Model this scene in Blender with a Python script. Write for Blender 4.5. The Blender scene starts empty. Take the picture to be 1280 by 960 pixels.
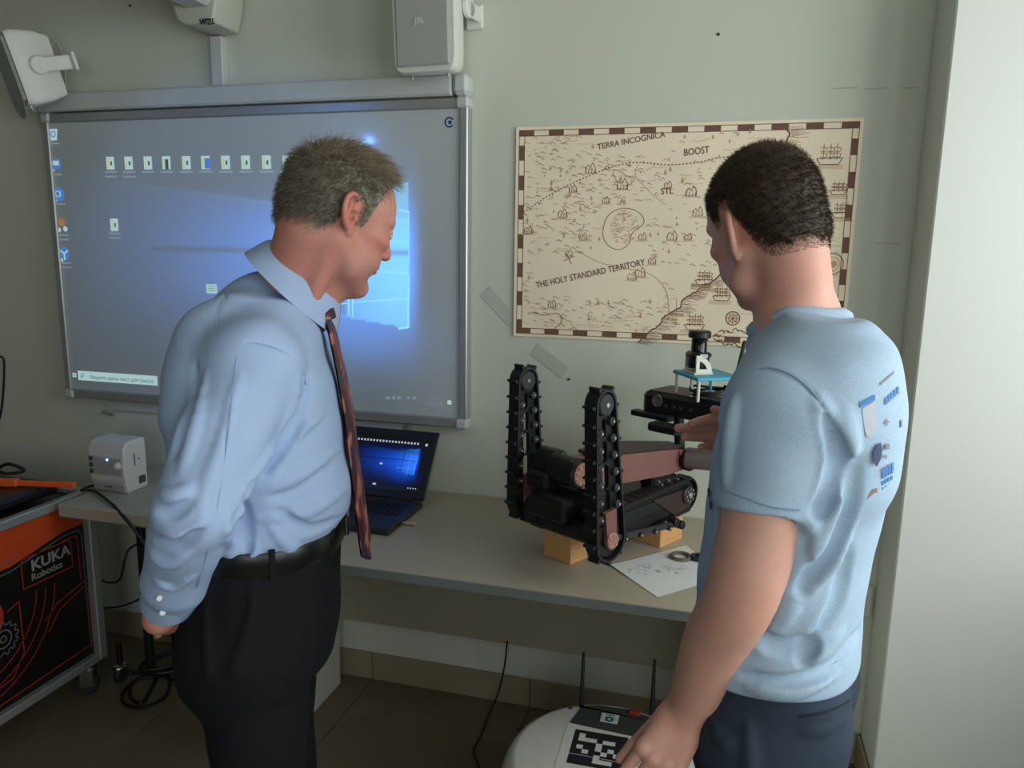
import bpy, math, random
import numpy as np
from mathutils import Matrix, Vector

C = bpy.context.scene.collection
RS = np.random.RandomState(11)
random.seed(5)
PI = math.pi

# ------------------------------------------------------------------ camera
F_PX, YAW, PITCH, ROLL = 953.55, 0.26967, 0.17654, 0.01446
CAM = np.array([0.0, -2.3741, 1.5802])
_f = np.array([-math.sin(YAW) * math.cos(PITCH), math.cos(YAW) * math.cos(PITCH), -math.sin(PITCH)])
_r0 = np.array([math.cos(YAW), math.sin(YAW), 0.0])
_u0 = np.cross(_r0, _f)
_r = math.cos(ROLL) * _r0 + math.sin(ROLL) * _u0
_u = -math.sin(ROLL) * _r0 + math.cos(ROLL) * _u0
cam_data = bpy.data.cameras.new('camera')
cam_data.sensor_fit = 'HORIZONTAL'
cam_data.sensor_width = 36.0
cam_data.lens = F_PX / 1280.0 * 36.0
cam_data.clip_start = 0.02
cam = bpy.data.objects.new('camera', cam_data)
C.objects.link(cam)
cam.matrix_world = Matrix(((_r[0], _u[0], -_f[0], CAM[0]), (_r[1], _u[1], -_f[1], CAM[1]),
                           (_r[2], _u[2], -_f[2], CAM[2]), (0, 0, 0, 1)))
bpy.context.scene.camera = cam

# ------------------------------------------------------------------ world, daylight, exposure
sc = bpy.context.scene
sc.view_settings.view_transform = 'Standard'
sc.view_settings.look = 'None'
sc.view_settings.exposure = 0.06
sc.view_settings.gamma = 1.0
sc.view_settings.use_curve_mapping = False
sc.cycles.use_denoising = True
world = bpy.data.worlds.new('overcast_sky')
sc.world = world
world.use_nodes = True
_bg = world.node_tree.nodes['Background']
_bg.inputs[0].default_value = (0.72, 0.86, 1.0, 1)
_bg.inputs[1].default_value = 0.6
# daylight coming in through the windows of the right-hand wall
WINDOWS = [(-1.95, -0.38), (-4.0, -2.35)]      # y ranges
WIN_Z = (0.92, 2.55)
WALL_R = 1.42
for (ya, yb), pw in zip(WINDOWS, (38.0, 28.0)):
    ld = bpy.data.lights.new('window_daylight', 'AREA')
    ld.shape = 'RECTANGLE'
    ld.size = WIN_Z[1] - WIN_Z[0]
    ld.size_y = yb - ya
    ld.energy = pw
    ld.color = (0.95, 1.0, 0.98)
    lo = bpy.data.objects.new('window_daylight', ld)
    lo.location = (WALL_R + 0.16, (ya + yb) / 2, (WIN_Z[0] + WIN_Z[1]) / 2)
    lo.rotation_euler = (0, PI / 2, 0)
    C.objects.link(lo)

# added fill lamp in an unseen, made-up window behind the photographer
FILL_WIN = (-0.35, 1.15)
ld = bpy.data.lights.new('window_daylight', 'AREA')
ld.shape = 'RECTANGLE'; ld.size = FILL_WIN[1]-FILL_WIN[0]; ld.size_y = WIN_Z[1]-WIN_Z[0]; ld.energy = 20.0; ld.color = (0.95, 1.0, 0.98)
lo = bpy.data.objects.new('window_daylight', ld)
lo.location = ((FILL_WIN[0]+FILL_WIN[1])/2, -4.76, (WIN_Z[0]+WIN_Z[1])/2); lo.rotation_euler = (PI/2, 0, 0)
C.objects.link(lo)

# ------------------------------------------------------------------ helpers: rays and points
def ray(px, py):
    return _f + _r * (px - 640) / F_PX - _u * (py - 480) / F_PX
def on(px, py, axis, val):
    d = ray(px, py)
    return CAM + d * ((val - CAM[axis]) / d[axis])
def onpl(px, py, o, n):
    d = ray(px, py)
    o = np.asarray(o, float); n = np.asarray(n, float)
    return CAM + d * (((o - CAM) @ n) / (d @ n))
def P(px, py, depth):
    return CAM + ray(px, py) * depth
R_H = _r0                                    # camera right, level
F_H = np.array([-math.sin(YAW), math.cos(YAW), 0.0])   # camera forward, level
UP = np.array([0, 0, 1.0])

def nrm(v):
    v = np.asarray(v, float)
    return v / np.linalg.norm(v)
def lin(c):
    c = np.asarray(c, float) / 255.0
    return np.where(c <= 0.04045, c / 12.92, ((c + 0.055) / 1.055) ** 2.4)
def rgb(r, g, b):
    return tuple(lin((r, g, b))) + (1.0,)

# ------------------------------------------------------------------ helpers: materials
MATS = {}
def mat(name, col, rough=0.6, metal=0.0, var=0.06, scale=8.0, bump=0.0, bscale=60.0, spec=0.5, attr=None,
        emit=None, estr=0.0, sss=0.0, coat=0.0, stretch=None, alpha=None):
    m = bpy.data.materials.new(name)
    m.use_nodes = True
    nt = m.node_tree
    b = nt.nodes['Principled BSDF']
    b.inputs['Roughness'].default_value = rough
    b.inputs['Metallic'].default_value = metal
    b.inputs['Specular IOR Level'].default_value = spec
    if coat: 
        b.inputs['Coat Weight'].default_value = coat
        b.inputs['Coat Roughness'].default_value = 0.12
    tc = nt.nodes.new('ShaderNodeTexCoord')
    mp = nt.nodes.new('ShaderNodeMapping')
    nt.links.new(tc.outputs['Object'], mp.inputs[0])
    if stretch: mp.inputs['Scale'].default_value = stretch
    nz = nt.nodes.new('ShaderNodeTexNoise')
    nz.inputs['Scale'].default_value = scale
    nz.inputs['Detail'].default_value = 4
    nt.links.new(mp.outputs[0], nz.inputs['Vector'])
    mr = nt.nodes.new('ShaderNodeMapRange')
    mr.inputs[1].default_value = 0.25; mr.inputs[2].default_value = 0.75
    mr.inputs[3].default_value = 1 - var; mr.inputs[4].default_value = 1 + var
    nt.links.new(nz.outputs[0], mr.inputs[0])
    mx = nt.nodes.new('ShaderNodeMix'); mx.data_type = 'RGBA'; mx.blend_type = 'MULTIPLY'
    mx.inputs[0].default_value = 1.0
    if attr:
        at = nt.nodes.new('ShaderNodeAttribute'); at.attribute_name = attr
        nt.links.new(at.outputs['Color'], mx.inputs[6])
    else:
        mx.inputs[6].default_value = col
    nt.links.new(mr.outputs[0], mx.inputs[7])
    nt.links.new(mx.outputs[2], b.inputs['Base Color'])
    if bump:
        n2 = nt.nodes.new('ShaderNodeTexNoise')
        n2.inputs['Scale'].default_value = bscale
        n2.inputs['Detail'].default_value = 3
        nt.links.new(mp.outputs[0], n2.inputs['Vector'])
        bp = nt.nodes.new('ShaderNodeBump')
        bp.inputs['Strength'].default_value = bump
        bp.inputs['Distance'].default_value = 0.002
        nt.links.new(n2.outputs[0], bp.inputs['Height'])
        nt.links.new(bp.outputs[0], b.inputs['Normal'])
    if emit is not None:
        if emit == 'attr':
            nt.links.new(at.outputs['Color'], b.inputs['Emission Color'])
        else:
            b.inputs['Emission Color'].default_value = emit
        b.inputs['Emission Strength'].default_value = estr
    if sss:
        b.inputs['Subsurface Weight'].default_value = sss
        b.inputs['Subsurface Radius'].default_value = (0.008, 0.003, 0.0015)
        b.inputs['Subsurface Scale'].default_value = 1.0
    if alpha is not None:
        b.inputs['Alpha'].default_value = alpha
    MATS[name] = m
    return m

# ------------------------------------------------------------------ helpers: objects
def tag(o, label=None, cat=None, group=None, kind=None):
    if label: o['label'] = label
    if cat: o['category'] = cat
    if group: o['group'] = group
    if kind: o['kind'] = kind
    return o
def empty(name, loc=(0, 0, 0), rz=0.0):
    o = bpy.data.objects.new(name, None)
    o.location = loc
    o.rotation_euler = (0, 0, rz)
    o.empty_display_size = 0.05
    C.objects.link(o)
    return o
def link_mesh(name, me, parent=None):
    o = bpy.data.objects.new(name, me)
    C.objects.link(o)
    if parent is not None: o.parent = parent
    return o
def copy_tree(o, parent=None):
    c = o.copy(); C.objects.link(c)
    if parent is not None: c.parent = parent
    for ch in list(o.children): copy_tree(ch, c)
    return c

def frame_from(z, xhint=(1, 0, 0)):
    z = nrm(z); x = np.asarray(xhint, float)
    if abs(nrm(x) @ z) > 0.95: x = np.array([0, 1.0, 0]) if abs(z[1]) < 0.9 else np.array([1.0, 0, 0])
    x = nrm(x - z * (x @ z)); y = np.cross(z, x)
    return x, y, z

class MB:
    """collects shapes into ONE mesh"""
    def __init__(self):
        self.v = []; self.f = []; self.mi = []; self.n = 0
    def add(self, verts, faces, mi=0):
        verts = np.asarray(verts, float)
        self.v.append(verts)
        for f in faces:
            self.f.append([i + self.n for i in f]); self.mi.append(mi)
        self.n += len(verts)
        return self
    def box(self, c, s, ax=None, ch=0.0, mi=0):
        c = np.asarray(c, float); h = np.asarray(s, float) / 2
        A = np.eye(3) if ax is None else np.asarray(ax, float)     # rows are axes
        ch = min(ch, 0.45 * 2 * h.min())
        if ch <= 0:
            q = [(-1,-1,-1),(1,-1,-1),(1,1,-1),(-1,1,-1),(-1,-1,1),(1,-1,1),(1,1,1),(-1,1,1)]
            V = [c + (np.array(k) * h) @ A for k in q]
            Fc = [(0,3,2,1),(4,5,6,7),(0,1,5,4),(1,2,6,5),(2,3,7,6),(3,0,4,7)]
            return self.add(V, Fc, mi)
        V = []; idx = {}
        for sx in (-1, 1):
            for sy in (-1, 1):
                for sz in (-1, 1):
                    sg = np.array([sx, sy, sz])
                    for a in range(3):
                        w = sg * h - sg * ch
                        w[a] = sg[a] * h[a]
                        idx[(sx, sy, sz, a)] = len(V); V.append(c + w @ A)
        Fc = []
        for a in range(3):
            b, d = (a + 1) % 3, (a + 2) % 3
            for s_ in (-1, 1):
                quad = []
                for (tb, td) in ((-1,-1),(1,-1),(1,1),(-1,1)):
                    k = [0,0,0]; k[a] = s_; k[b] = tb; k[d] = td
                    quad.append(idx[(k[0],k[1],k[2],a)])
                Fc.append(quad if s_ > 0 else quad[::-1])
            for tb in (-1, 1):
                for td in (-1, 1):
                    k0 = [0,0,0]; k0[b] = tb; k0[d] = td
                    k1 = list(k0); k0[a] = -1; k1[a] = 1
                    q = [idx[(*k0,b)], idx[(*k1,b)], idx[(*k1,d)], idx[(*k0,d)]]
                    Fc.append(q if tb * td < 0 else q[::-1])
        for sx in (-1, 1):
            for sy in (-1, 1):
                for sz in (-1, 1):
                    t = [idx[(sx,sy,sz,0)], idx[(sx,sy,sz,1)], idx[(sx,sy,sz,2)]]
                    Fc.append(t if sx*sy*sz > 0 else t[::-1])
        return self.add(V, Fc, mi)
    def cyl(self, a, b, r, r2=None, seg=20, mi=0, bev=0.0, xh=(1,0,0), sq=1.0):
        a = np.asarray(a, float); b = np.asarray(b, float); r2 = r if r2 is None else r2
        x, y, z = frame_from(b - a, xh); L = np.linalg.norm(b - a)
        st = [(0, r), (L, r2)]
        if bev: st = [(0, r-bev), (bev, r), (L-bev, r2), (L, r2-bev)]
        return self.lathe(a, (x, y, z), st, seg, mi, sq)
    def lathe(self, o, ax, st, seg=24, mi=0, sq=1.0, caps=True):
        o = np.asarray(o, float); x, y, z = [np.asarray(k, float) for k in ax]
        th = np.arange(seg) * 2 * PI / seg; V = []
        for (h, r) in st:
            V += [o + z*h + (x*math.cos(t) + y*math.sin(t)*sq)*r for t in th]
        Fc = []
        for i in range(len(st)-1):
            for j in range(seg):
                k = (j+1) % seg
                Fc.append((i*seg+j, i*seg+k, (i+1)*seg+k, (i+1)*seg+j))
        if caps:
            Fc.append(tuple(range(seg))[::-1])
            Fc.append(tuple(range((len(st)-1)*seg, len(st)*seg)))
        return self.add(V, Fc, mi)
    def sph(self, c, r, seg=16, rings=10, mi=0, ax=None):
        r = np.ones(3)*r if np.isscalar(r) else np.asarray(r, float)
        A = np.eye(3) if ax is None else np.asarray(ax, float)
        c = np.asarray(c, float); V = [c + np.array([0,0,r[2]]) @ A]
        for i in range(1, rings):
            t = PI*i/rings
            for j in range(seg):
                p = 2*PI*j/seg
                V.append(c + (np.array([math.sin(t)*math.cos(p), math.sin(t)*math.sin(p), math.cos(t)])*r) @ A)
        V.append(c - np.array([0,0,r[2]]) @ A)
        Fc = [(0, 1+j, 1+(j+1)%seg) for j in range(seg)]
        for i in range(rings-2):
            for j in range(seg):
                a = 1+i*seg+j; b = 1+i*seg+(j+1)%seg
                Fc.append((a, a+seg, b+seg, b))
        l = len(V)-1; s = 1+(rings-2)*seg
        Fc += [(l, s+(j+1)%seg, s+j) for j in range(seg)]
        return self.add(V, Fc, mi)
    def tube(self, pts, r, seg=8, mi=0, closed=False):
        pts = np.asarray(pts, float); n = len(pts)
        rr = np.ones(n)*r if np.isscalar(r) else np.asarray(r, float)
        T = np.gradient(pts, axis=0)
        if closed: T = np.roll(pts, -1, 0) - np.roll(pts, 1, 0)
        x, y, z = frame_from(T[0], (0.3, 0.2, 0.9)); V = []
        th = np.arange(seg)*2*PI/seg
        for i in range(n):
            t = nrm(T[i]); x = nrm(x - t*(x@t)); y = np.cross(t, x)
            V += [pts[i] + (x*math.cos(a) + y*math.sin(a))*rr[i] for a in th]
        Fc = []
        for i in range(n if closed else n-1):
            i2 = (i+1) % n
            for j in range(seg):
                k = (j+1) % seg
                Fc.append((i*seg+j, i*seg+k, i2*seg+k, i2*seg+j))
        if not closed:
            Fc.append(tuple(range(seg))[::-1]); Fc.append(tuple(range((n-1)*seg, n*seg)))
        return self.add(V, Fc, mi)
    def prism(self, poly, o, ax, t, mi=0):
        """2D polygon (ccw) in the plane x,y of ax at o, extruded by t along z"""
        x, y, z = [np.asarray(k, float) for k in ax]; o = np.asarray(o, float); n = len(poly)
        V = [o + x*p[0] + y*p[1] for p in poly] + [o + x*p[0] + y*p[1] + z*t for p in poly]
        Fc = [tuple(range(n))[::-1], tuple(range(n, 2*n))]
        Fc += [(i, (i+1)%n, n+(i+1)%n, n+i) for i in range(n)]
        return self.add(V, Fc, mi)
    def grid(self, Pt, mi=0, closed_u=False, flip=False):
        """Pt: (nu, nv, 3)"""
        nu, nv, _ = Pt.shape; Fc = []
        for i in range(nu if closed_u else nu-1):
            i2 = (i+1) % nu
            for j in range(nv-1):
                q = (i*nv+j, i2*nv+j, i2*nv+j+1, i*nv+j+1)
                Fc.append(q[::-1] if flip else q)
        return self.add(Pt.reshape(-1, 3), Fc, mi)
    def build(self, name, mats, parent=None, smooth=35, col=None, attr='Col'):
        me = bpy.data.meshes.new(name)
        V = np.concatenate(self.v) if self.v else np.zeros((0,3))
        me.from_pydata(V.tolist(), [], self.f)
        for m in (mats if isinstance(mats, (list, tuple)) else [mats]): me.materials.append(m)
        me.polygons.foreach_set('material_index', self.mi)
        if smooth:
            me.polygons.foreach_set('use_smooth', [True]*len(me.polygons))
            me.set_sharp_from_angle(angle=math.radians(smooth))
        if col is not None:
            a = me.color_attributes.new(attr, 'FLOAT_COLOR', 'POINT')
            cc = np.ones((len(V), 4), np.float32); cc[:, :3] = col
            a.data.foreach_set('color', cc.ravel())
        me.update()
        return link_mesh(name, me, parent)

def plate(name, loops, t, o, ax, m, parent=None, bev=0.0):
    """flat plate with holes: loops[0] is the outline, the rest are holes, extruded by t"""
    cu = bpy.data.curves.new(name, 'CURVE'); cu.dimensions = '2D'; cu.fill_mode = 'BOTH'
    cu.extrude = t/2; cu.bevel_depth = bev
    for lp in loops:
        sp = cu.splines.new('POLY'); sp.points.add(len(lp)-1); sp.use_cyclic_u = True
        for k, q in enumerate(lp): sp.points[k].co = (q[0], q[1], 0, 1)
    ob = bpy.data.objects.new(name, cu)
    me = bpy.data.meshes.new_from_object(ob)
    bpy.data.objects.remove(ob); bpy.data.curves.remove(cu)
    x, y, z = [np.asarray(k, float) for k in ax]
    M = np.stack([x, y, z], 1)
    co = np.empty(len(me.vertices)*3); me.vertices.foreach_get('co', co)
    co = co.reshape(-1, 3) @ M.T + np.asarray(o, float)
    me.vertices.foreach_set('co', co.ravel())
    me.materials.clear(); me.materials.append(m); me.update()
    return link_mesh(name, me, parent)

def text(name, s, size, o, ax, m, parent=None, thick=0.0, align='LEFT', shear=0.0, bold=0.0, sx=1.0):
    """lettering as flat mesh; ax = (x dir, up dir)"""
    cu = bpy.data.curves.new(name, 'FONT'); cu.body = s; cu.size = size; cu.align_x = align
    cu.extrude = thick; cu.shear = shear; cu.offset = bold; cu.resolution_u = 3
    ob = bpy.data.objects.new(name, cu)
    me = bpy.data.meshes.new_from_object(ob)
    bpy.data.objects.remove(ob); bpy.data.curves.remove(cu)
    x, y = [np.asarray(k, float) for k in ax]; z = np.cross(x, y)
    co = np.empty(len(me.vertices)*3); me.vertices.foreach_get('co', co)
    co = co.reshape(-1, 3); co[:, 0] *= sx
    co = co @ np.stack([x, y, z], 1).T + np.asarray(o, float)
    me.vertices.foreach_set('co', co.ravel())
    me.materials.clear(); me.materials.append(m); me.update()
    if parent is False: return me
    return link_mesh(name, me, parent)

def mesh_add(mb, me, mi=0):
    co = np.empty(len(me.vertices)*3); me.vertices.foreach_get('co', co)
    mb.add(co.reshape(-1, 3), [list(p.vertices) for p in me.polygons], mi)
    bpy.data.meshes.remove(me)

def bez(pts, n=12):
    """smooth curve through points (Catmull-Rom)"""
    p = np.asarray(pts, float)
    p = np.vstack([2*p[0]-p[1], p, 2*p[-1]-p[-2]]); out = []
    for i in range(1, len(p)-2):
        for t in np.linspace(0, 1, n, endpoint=False):
            a, b, c, d = p[i-1:i+3]
            out.append(0.5*((2*b) + (c-a)*t + (2*a-5*b+4*c-d)*t*t + (3*b-a-3*c+d)*t**3))
    out.append(p[-2])
    return np.array(out)

# ------------------------------------------------------------------ helpers: bodies as one smooth surface
def smin(a, b, k):
    if k <= 0: return np.minimum(a, b)
    h = np.clip(0.5 + 0.5*(b-a)/k, 0, 1)
    return b*(1-h) + a*h - k*h*(1-h)
def smax(a, b, k): return -smin(-a, -b, k)

class Solid:
    """smooth blend of limbs and masses, turned into a single continuous mesh"""
    def __init__(self): self.ops = []; self.rs = 1.0
    def _add(self, fn, c, r, k, op):
        self.ops.append((fn, np.asarray(c, float), float(r), k, op)); return self
    def limb(self, a, b, ra, rb, k=0.012, op='u'):
        a = np.asarray(a, float); b = np.asarray(b, float); ab = b-a; L2 = max(ab@ab, 1e-12); ra *= self.rs; rb *= self.rs; k *= self.rs
        def fn(p):
            t = np.clip(((p-a)@ab)/L2, 0, 1)
            return np.linalg.norm(p - a - t[..., None]*ab, axis=-1) - (ra + (rb-ra)*t)
        return self._add(fn, (a+b)/2, np.sqrt(L2)/2 + max(ra, rb), k, op)
    def ell(self, c, r, ax=None, k=0.012, op='u'):
        c = np.asarray(c, float); r = np.asarray(r, float)*self.rs; A = np.eye(3) if ax is None else np.asarray(ax, float); k *= self.rs
        def fn(p):
            q = (p-c) @ A.T
            k0 = np.linalg.norm(q/r, axis=-1); k1 = np.linalg.norm(q/(r*r), axis=-1) + 1e-9
            return k0*(k0-1)/k1
        return self._add(fn, c, r.max(), k, op)
    def sections(self, st, o, ax, k=0.02, op='u', n=2.0):
        """st rows: z, cx, cy, a, b in frame ax (rows x,y,z) at o"""
        st = np.asarray(st, float); o = np.asarray(o, float); A = np.asarray(ax, float)
        zz = np.linspace(st[0, 0], st[-1, 0], 160)
        idx = np.interp(zz, st[:, 0], np.arange(len(st)))
        dense = bez(np.column_stack([st]), 24); dz = dense[:, 0]
        def fn(p):
            q = (p-o) @ A.T; z = q[..., 2]
            g = [np.interp(z, dz, dense[:, i]) for i in range(1, 5)]
            x = np.abs(q[..., 0]-g[0]); y = np.abs(q[..., 1]-g[1])
            if n == 2.0:
                k0 = np.sqrt((x/g[2])**2 + (y/g[3])**2); k1 = np.sqrt((x/g[2]**2)**2 + (y/g[3]**2)**2) + 1e-9
                d = k0*(k0-1)/k1
            else:
                d = (((x/g[2])**n + (y/g[3])**n)**(1/n) - 1)*np.minimum(g[2], g[3])
            return smax(smax(d, z-st[-1, 0], 0.01), st[0, 0]-z, 0.01)
        mid = o + np.array([0, 0, (st[0, 0]+st[-1, 0])/2]) @ A
        rad = (st[-1, 0]-st[0, 0])/2 + max(np.abs(st[:, 1]).max()+st[:, 3].max(), np.abs(st[:, 2]).max()+st[:, 4].max())
        return self._add(fn, mid, rad, k, op)
    def half(self, o, n, k=0.004):
        """cut away everything on the side the normal points to"""
        o = np.asarray(o, float); n = nrm(n)
        return self._add(lambda p: (p-o) @ n, o, 1e6, k, 'cut')
    def cut_within(self, fn, c, r, k=0.004):
        return self._add(fn, c, r, k, 'cut')
    def eval(self, p, centers=None, rad=0.0):
        d = np.full(p.shape[:-1], 10.0)
        for fn, c, r, k, op in self.ops:
            if centers is not None:
                m = np.linalg.norm(centers-c, axis=-1) < r + rad + k + 0.03
                if not m.any(): continue
                if m.all(): m = slice(None)
            else: m = slice(None)
            q = fn(p[m])
            if op == 'u': d[m] = smin(d[m], q, k)
            elif op == 's': d[m] = smax(d[m], -q, k)
            elif op == 'cut': d[m] = smax(d[m], q, k)
        return d
    def mesh(self, h, lo, hi, post=None, pamp=0.0):
        lo = np.asarray(lo, float); hi = np.asarray(hi, float)
        B = 4
        def kids(org, s):
            g = np.arange(B)*s
            off = np.stack(np.meshgrid(g, g, g, indexing='ij'), -1).reshape(-1, 3)
            return (org[:, None, :] + off).reshape(-1, 3)
        s0 = h*B*B
        n0 = np.ceil((hi-lo)/s0).astype(int)
        g = np.stack(np.meshgrid(*[np.arange(n) for n in n0], indexing='ij'), -1).reshape(-1, 3)
        org = g*B*B                                    # integer lattice coordinates
        for s in (B*B, B):
            cen = lo + (org + s/2)*h
            d = self.eval(cen[:, None, :], cen, s*h)[:, 0]
            org = org[np.abs(d) < s*h*1.25 + pamp + 0.006]
            if s == B*B: org = kids(org, B)
        g = np.arange(B+1)
        off = np.stack(np.meshgrid(g, g, g, indexing='ij'), -1).reshape(-1, 3)
        D = np.empty((len(org), (B+1)**3), np.float32)
        step = 12000
        for i in range(0, len(org), step):
            o = org[i:i+step]
            pts = lo + (o[:, None, :] + off)*h
            cen = lo + (o + B/2)*h
            d = self.eval(pts, cen, B*h)
            if post is not None: d = d + post(pts)
            D[i:i+step] = d
        D = D.reshape(-1, B+1, B+1, B+1)
        N = np.array(n0)*B*B + 2
        def cid(c): return (c[:, 0]*N[1] + c[:, 1])*N[2] + c[:, 2]
        cor = [(a, b, c) for a in (0, 1) for b in (0, 1) for c in (0, 1)]
        val = np.stack([D[:, a:a+B, b:b+B, c:c+B] for a, b, c in cor], -1).reshape(-1, 8)
        base = (org[:, None, :] + np.stack(np.meshgrid(*[np.arange(B)]*3, indexing='ij'), -1).reshape(-1, 3)).reshape(-1, 3)
        ins = val < 0
        act = ins.any(1) & ~ins.all(1)
        val = val[act]; cb = base[act]
        acc = np.zeros((len(cb), 3)); cnt = np.zeros(len(cb))
        co = np.array(cor, float)
        for i in range(8):
            for j in range(i+1, 8):
                if np.abs(co[i]-co[j]).sum() != 1: continue
                m = (val[:, i] < 0) != (val[:, j] < 0)
                t = val[m, i]/(val[m, i]-val[m, j])
                acc[m] += co[i] + t[:, None]*(co[j]-co[i]); cnt[m] += 1
        V = lo + (cb + acc/cnt[:, None])*h
        ids = cid(cb); order = np.argsort(ids); ids = ids[order]
        faces = []
        for a in range(3):
            e = [0, 0, 0]; e[a] = 1
            d0 = D[:, :B, :B, :B].reshape(-1)
            d1 = D[:, e[0]:B+e[0], e[1]:B+e[1], e[2]:B+e[2]].reshape(-1)
            m = (d0 < 0) != (d1 < 0)
            p = base[m]; fl = d0[m] < 0
            b_, c_ = (a+1) % 3, (a+2) % 3
            ub = np.zeros(3, int); ub[b_] = 1; uc = np.zeros(3, int); uc[c_] = 1
            quad = []; ok = np.ones(len(p), bool)
            for q in (p, p-ub, p-ub-uc, p-uc):
                k = cid(q); j = np.clip(np.searchsorted(ids, k), 0, len(ids)-1)
                ok &= ids[j] == k
                quad.append(order[j])
            quad = np.stack(quad, 1)
            quad[~fl] = quad[~fl][:, ::-1]
            faces.append(quad[ok])
        Fc = np.concatenate(faces)
        return V, Fc

def solid_obj(name, V, Fc, m, parent=None, col=None):
    me = bpy.data.meshes.new(name)
    me.vertices.add(len(V)); me.vertices.foreach_set('co', V.astype(np.float32).ravel())
    me.loops.add(len(Fc)*4); me.loops.foreach_set('vertex_index', Fc.astype(np.int32).ravel())
    me.polygons.add(len(Fc))
    me.polygons.foreach_set('loop_start', np.arange(len(Fc), dtype=np.int32)*4)
    me.polygons.foreach_set('use_smooth', np.ones(len(Fc), bool))
    me.update(calc_edges=True); me.validate()
    me.materials.append(m)
    if col is not None:
        a = me.color_attributes.new('Col', 'FLOAT_COLOR', 'POINT')
        cc = np.ones((len(V), 4), np.float32); cc[:, :3] = col
        a.data.foreach_set('color', cc.ravel())
    return link_mesh(name, me, parent)

def vnoise(p, f, seed=0):
    """smooth pseudo-noise in -1..1 from summed sines"""
    rs = np.random.RandomState(seed); s = 0
    for i in range(5):
        w = rs.normal(size=3); w = w/np.linalg.norm(w)*f*(0.7+0.6*rs.rand())
        s = s + np.sin(p @ w + rs.rand()*6.28)
    return s/3.2
# ------------------------------------------------------------------ the room
X, Y, Z = np.eye(3)
WALLP = mat('wall_paint', rgb(206, 210, 195), 0.85, var=0.025, scale=2.2, bump=0.06, bscale=120)
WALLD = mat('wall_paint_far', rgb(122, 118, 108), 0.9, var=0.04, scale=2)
TILE = mat('floor_tile', rgb(112, 102, 82), 0.42, var=0.10, scale=5, bump=0.05, bscale=40)
GROUT = mat('grout', rgb(58, 52, 44), 0.9)
SKIRT = mat('skirting_tile', rgb(150, 138, 114), 0.5, var=0.08, scale=6)
CEIL = mat('ceiling_paint', rgb(172, 170, 160), 0.9)
FRAMEW = mat('window_plastic', rgb(225, 227, 225), 0.4)

def struct(name, mb, m, **k):
    o = mb.build(name, m, **k); tag(o, kind='structure'); return o
XL, XR, YB, ZC = -3.7, WALL_R, -4.6, 3.0
struct('wall_back', MB().box(((XL+XR)/2, 0.1, ZC/2), (XR-XL+0.4, 0.2, ZC)), WALLP)
struct('wall_left', MB().box((XL-0.1, (YB-0.0)/2, ZC/2), (0.2, -YB, ZC)), WALLD)
z0, z1 = WIN_Z
wf = MB()
wf.box(((XL+FILL_WIN[0])/2, YB-0.1, ZC/2), (FILL_WIN[0]-XL, 0.2, ZC)).box(((FILL_WIN[1]+XR)/2, YB-0.1, ZC/2), (XR-FILL_WIN[1], 0.2, ZC))
wf.box(((FILL_WIN[0]+FILL_WIN[1])/2, YB-0.1, z0/2), (FILL_WIN[1]-FILL_WIN[0], 0.2, z0)).box(((FILL_WIN[0]+FILL_WIN[1])/2, YB-0.1, (z1+ZC)/2), (FILL_WIN[1]-FILL_WIN[0], 0.2, ZC-z1))
struct('wall_front', wf, WALLD)
fm = MB(); xc = (FILL_WIN[0]+FILL_WIN[1])/2
for xx in (FILL_WIN[0]+0.03, xc, FILL_WIN[1]-0.03): fm.box((xx, YB-0.11, (z0+z1)/2), (0.06, 0.06, z1-z0-0.005), ch=0.004)
for zz in (z0+0.03, z1-0.03): fm.box((xc, YB-0.11, zz), (FILL_WIN[1]-FILL_WIN[0]-0.005, 0.058, 0.058), ch=0.004)
f = struct('window_3', fm, FRAMEW)  # made-up window frame around the added fill lamp
MB().box((xc, YB+0.03, z0-0.02), (FILL_WIN[1]-FILL_WIN[0]+0.06, 0.25, 0.03), ch=0.006).build('window_sill', FRAMEW, f)
wr = MB()
z0, z1 = WIN_Z
wr.box((XR+0.1, YB/2, z0/2), (0.2, -YB, z0)).box((XR+0.1, YB/2, (z1+ZC)/2), (0.2, -YB, ZC-z1))
ys = [0.0]
for a, b in WINDOWS: ys += [b, a]
ys.append(YB)
for i in range(0, len(ys), 2):
    wr.box((XR+0.1, (ys[i]+ys[i+1])/2, (z0+z1)/2), (0.2, abs(ys[i]-ys[i+1]), z1-z0))
struct('wall_right', wr, WALLP)
for n, (a, b) in enumerate(WINDOWS):
    fm = MB()
    yc = (a+b)/2; zc = (z0+z1)/2
    for yy in (a+0.03, yc, b-0.03): fm.box((XR+0.13, yy, zc), (0.06, 0.06, z1-z0-0.005), ch=0.004)
    for zz in (z0+0.03, z1-0.03): fm.box((XR+0.13, yc, zz), (0.058, b-a-0.005, 0.058), ch=0.004)
    f = struct('window_%d' % (n+1), fm, FRAMEW)
    MB().box((XR-0.04, yc, z0-0.02), (0.30, b-a+0.06, 0.03), ch=0.006).build('window_sill', FRAMEW, f)
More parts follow.
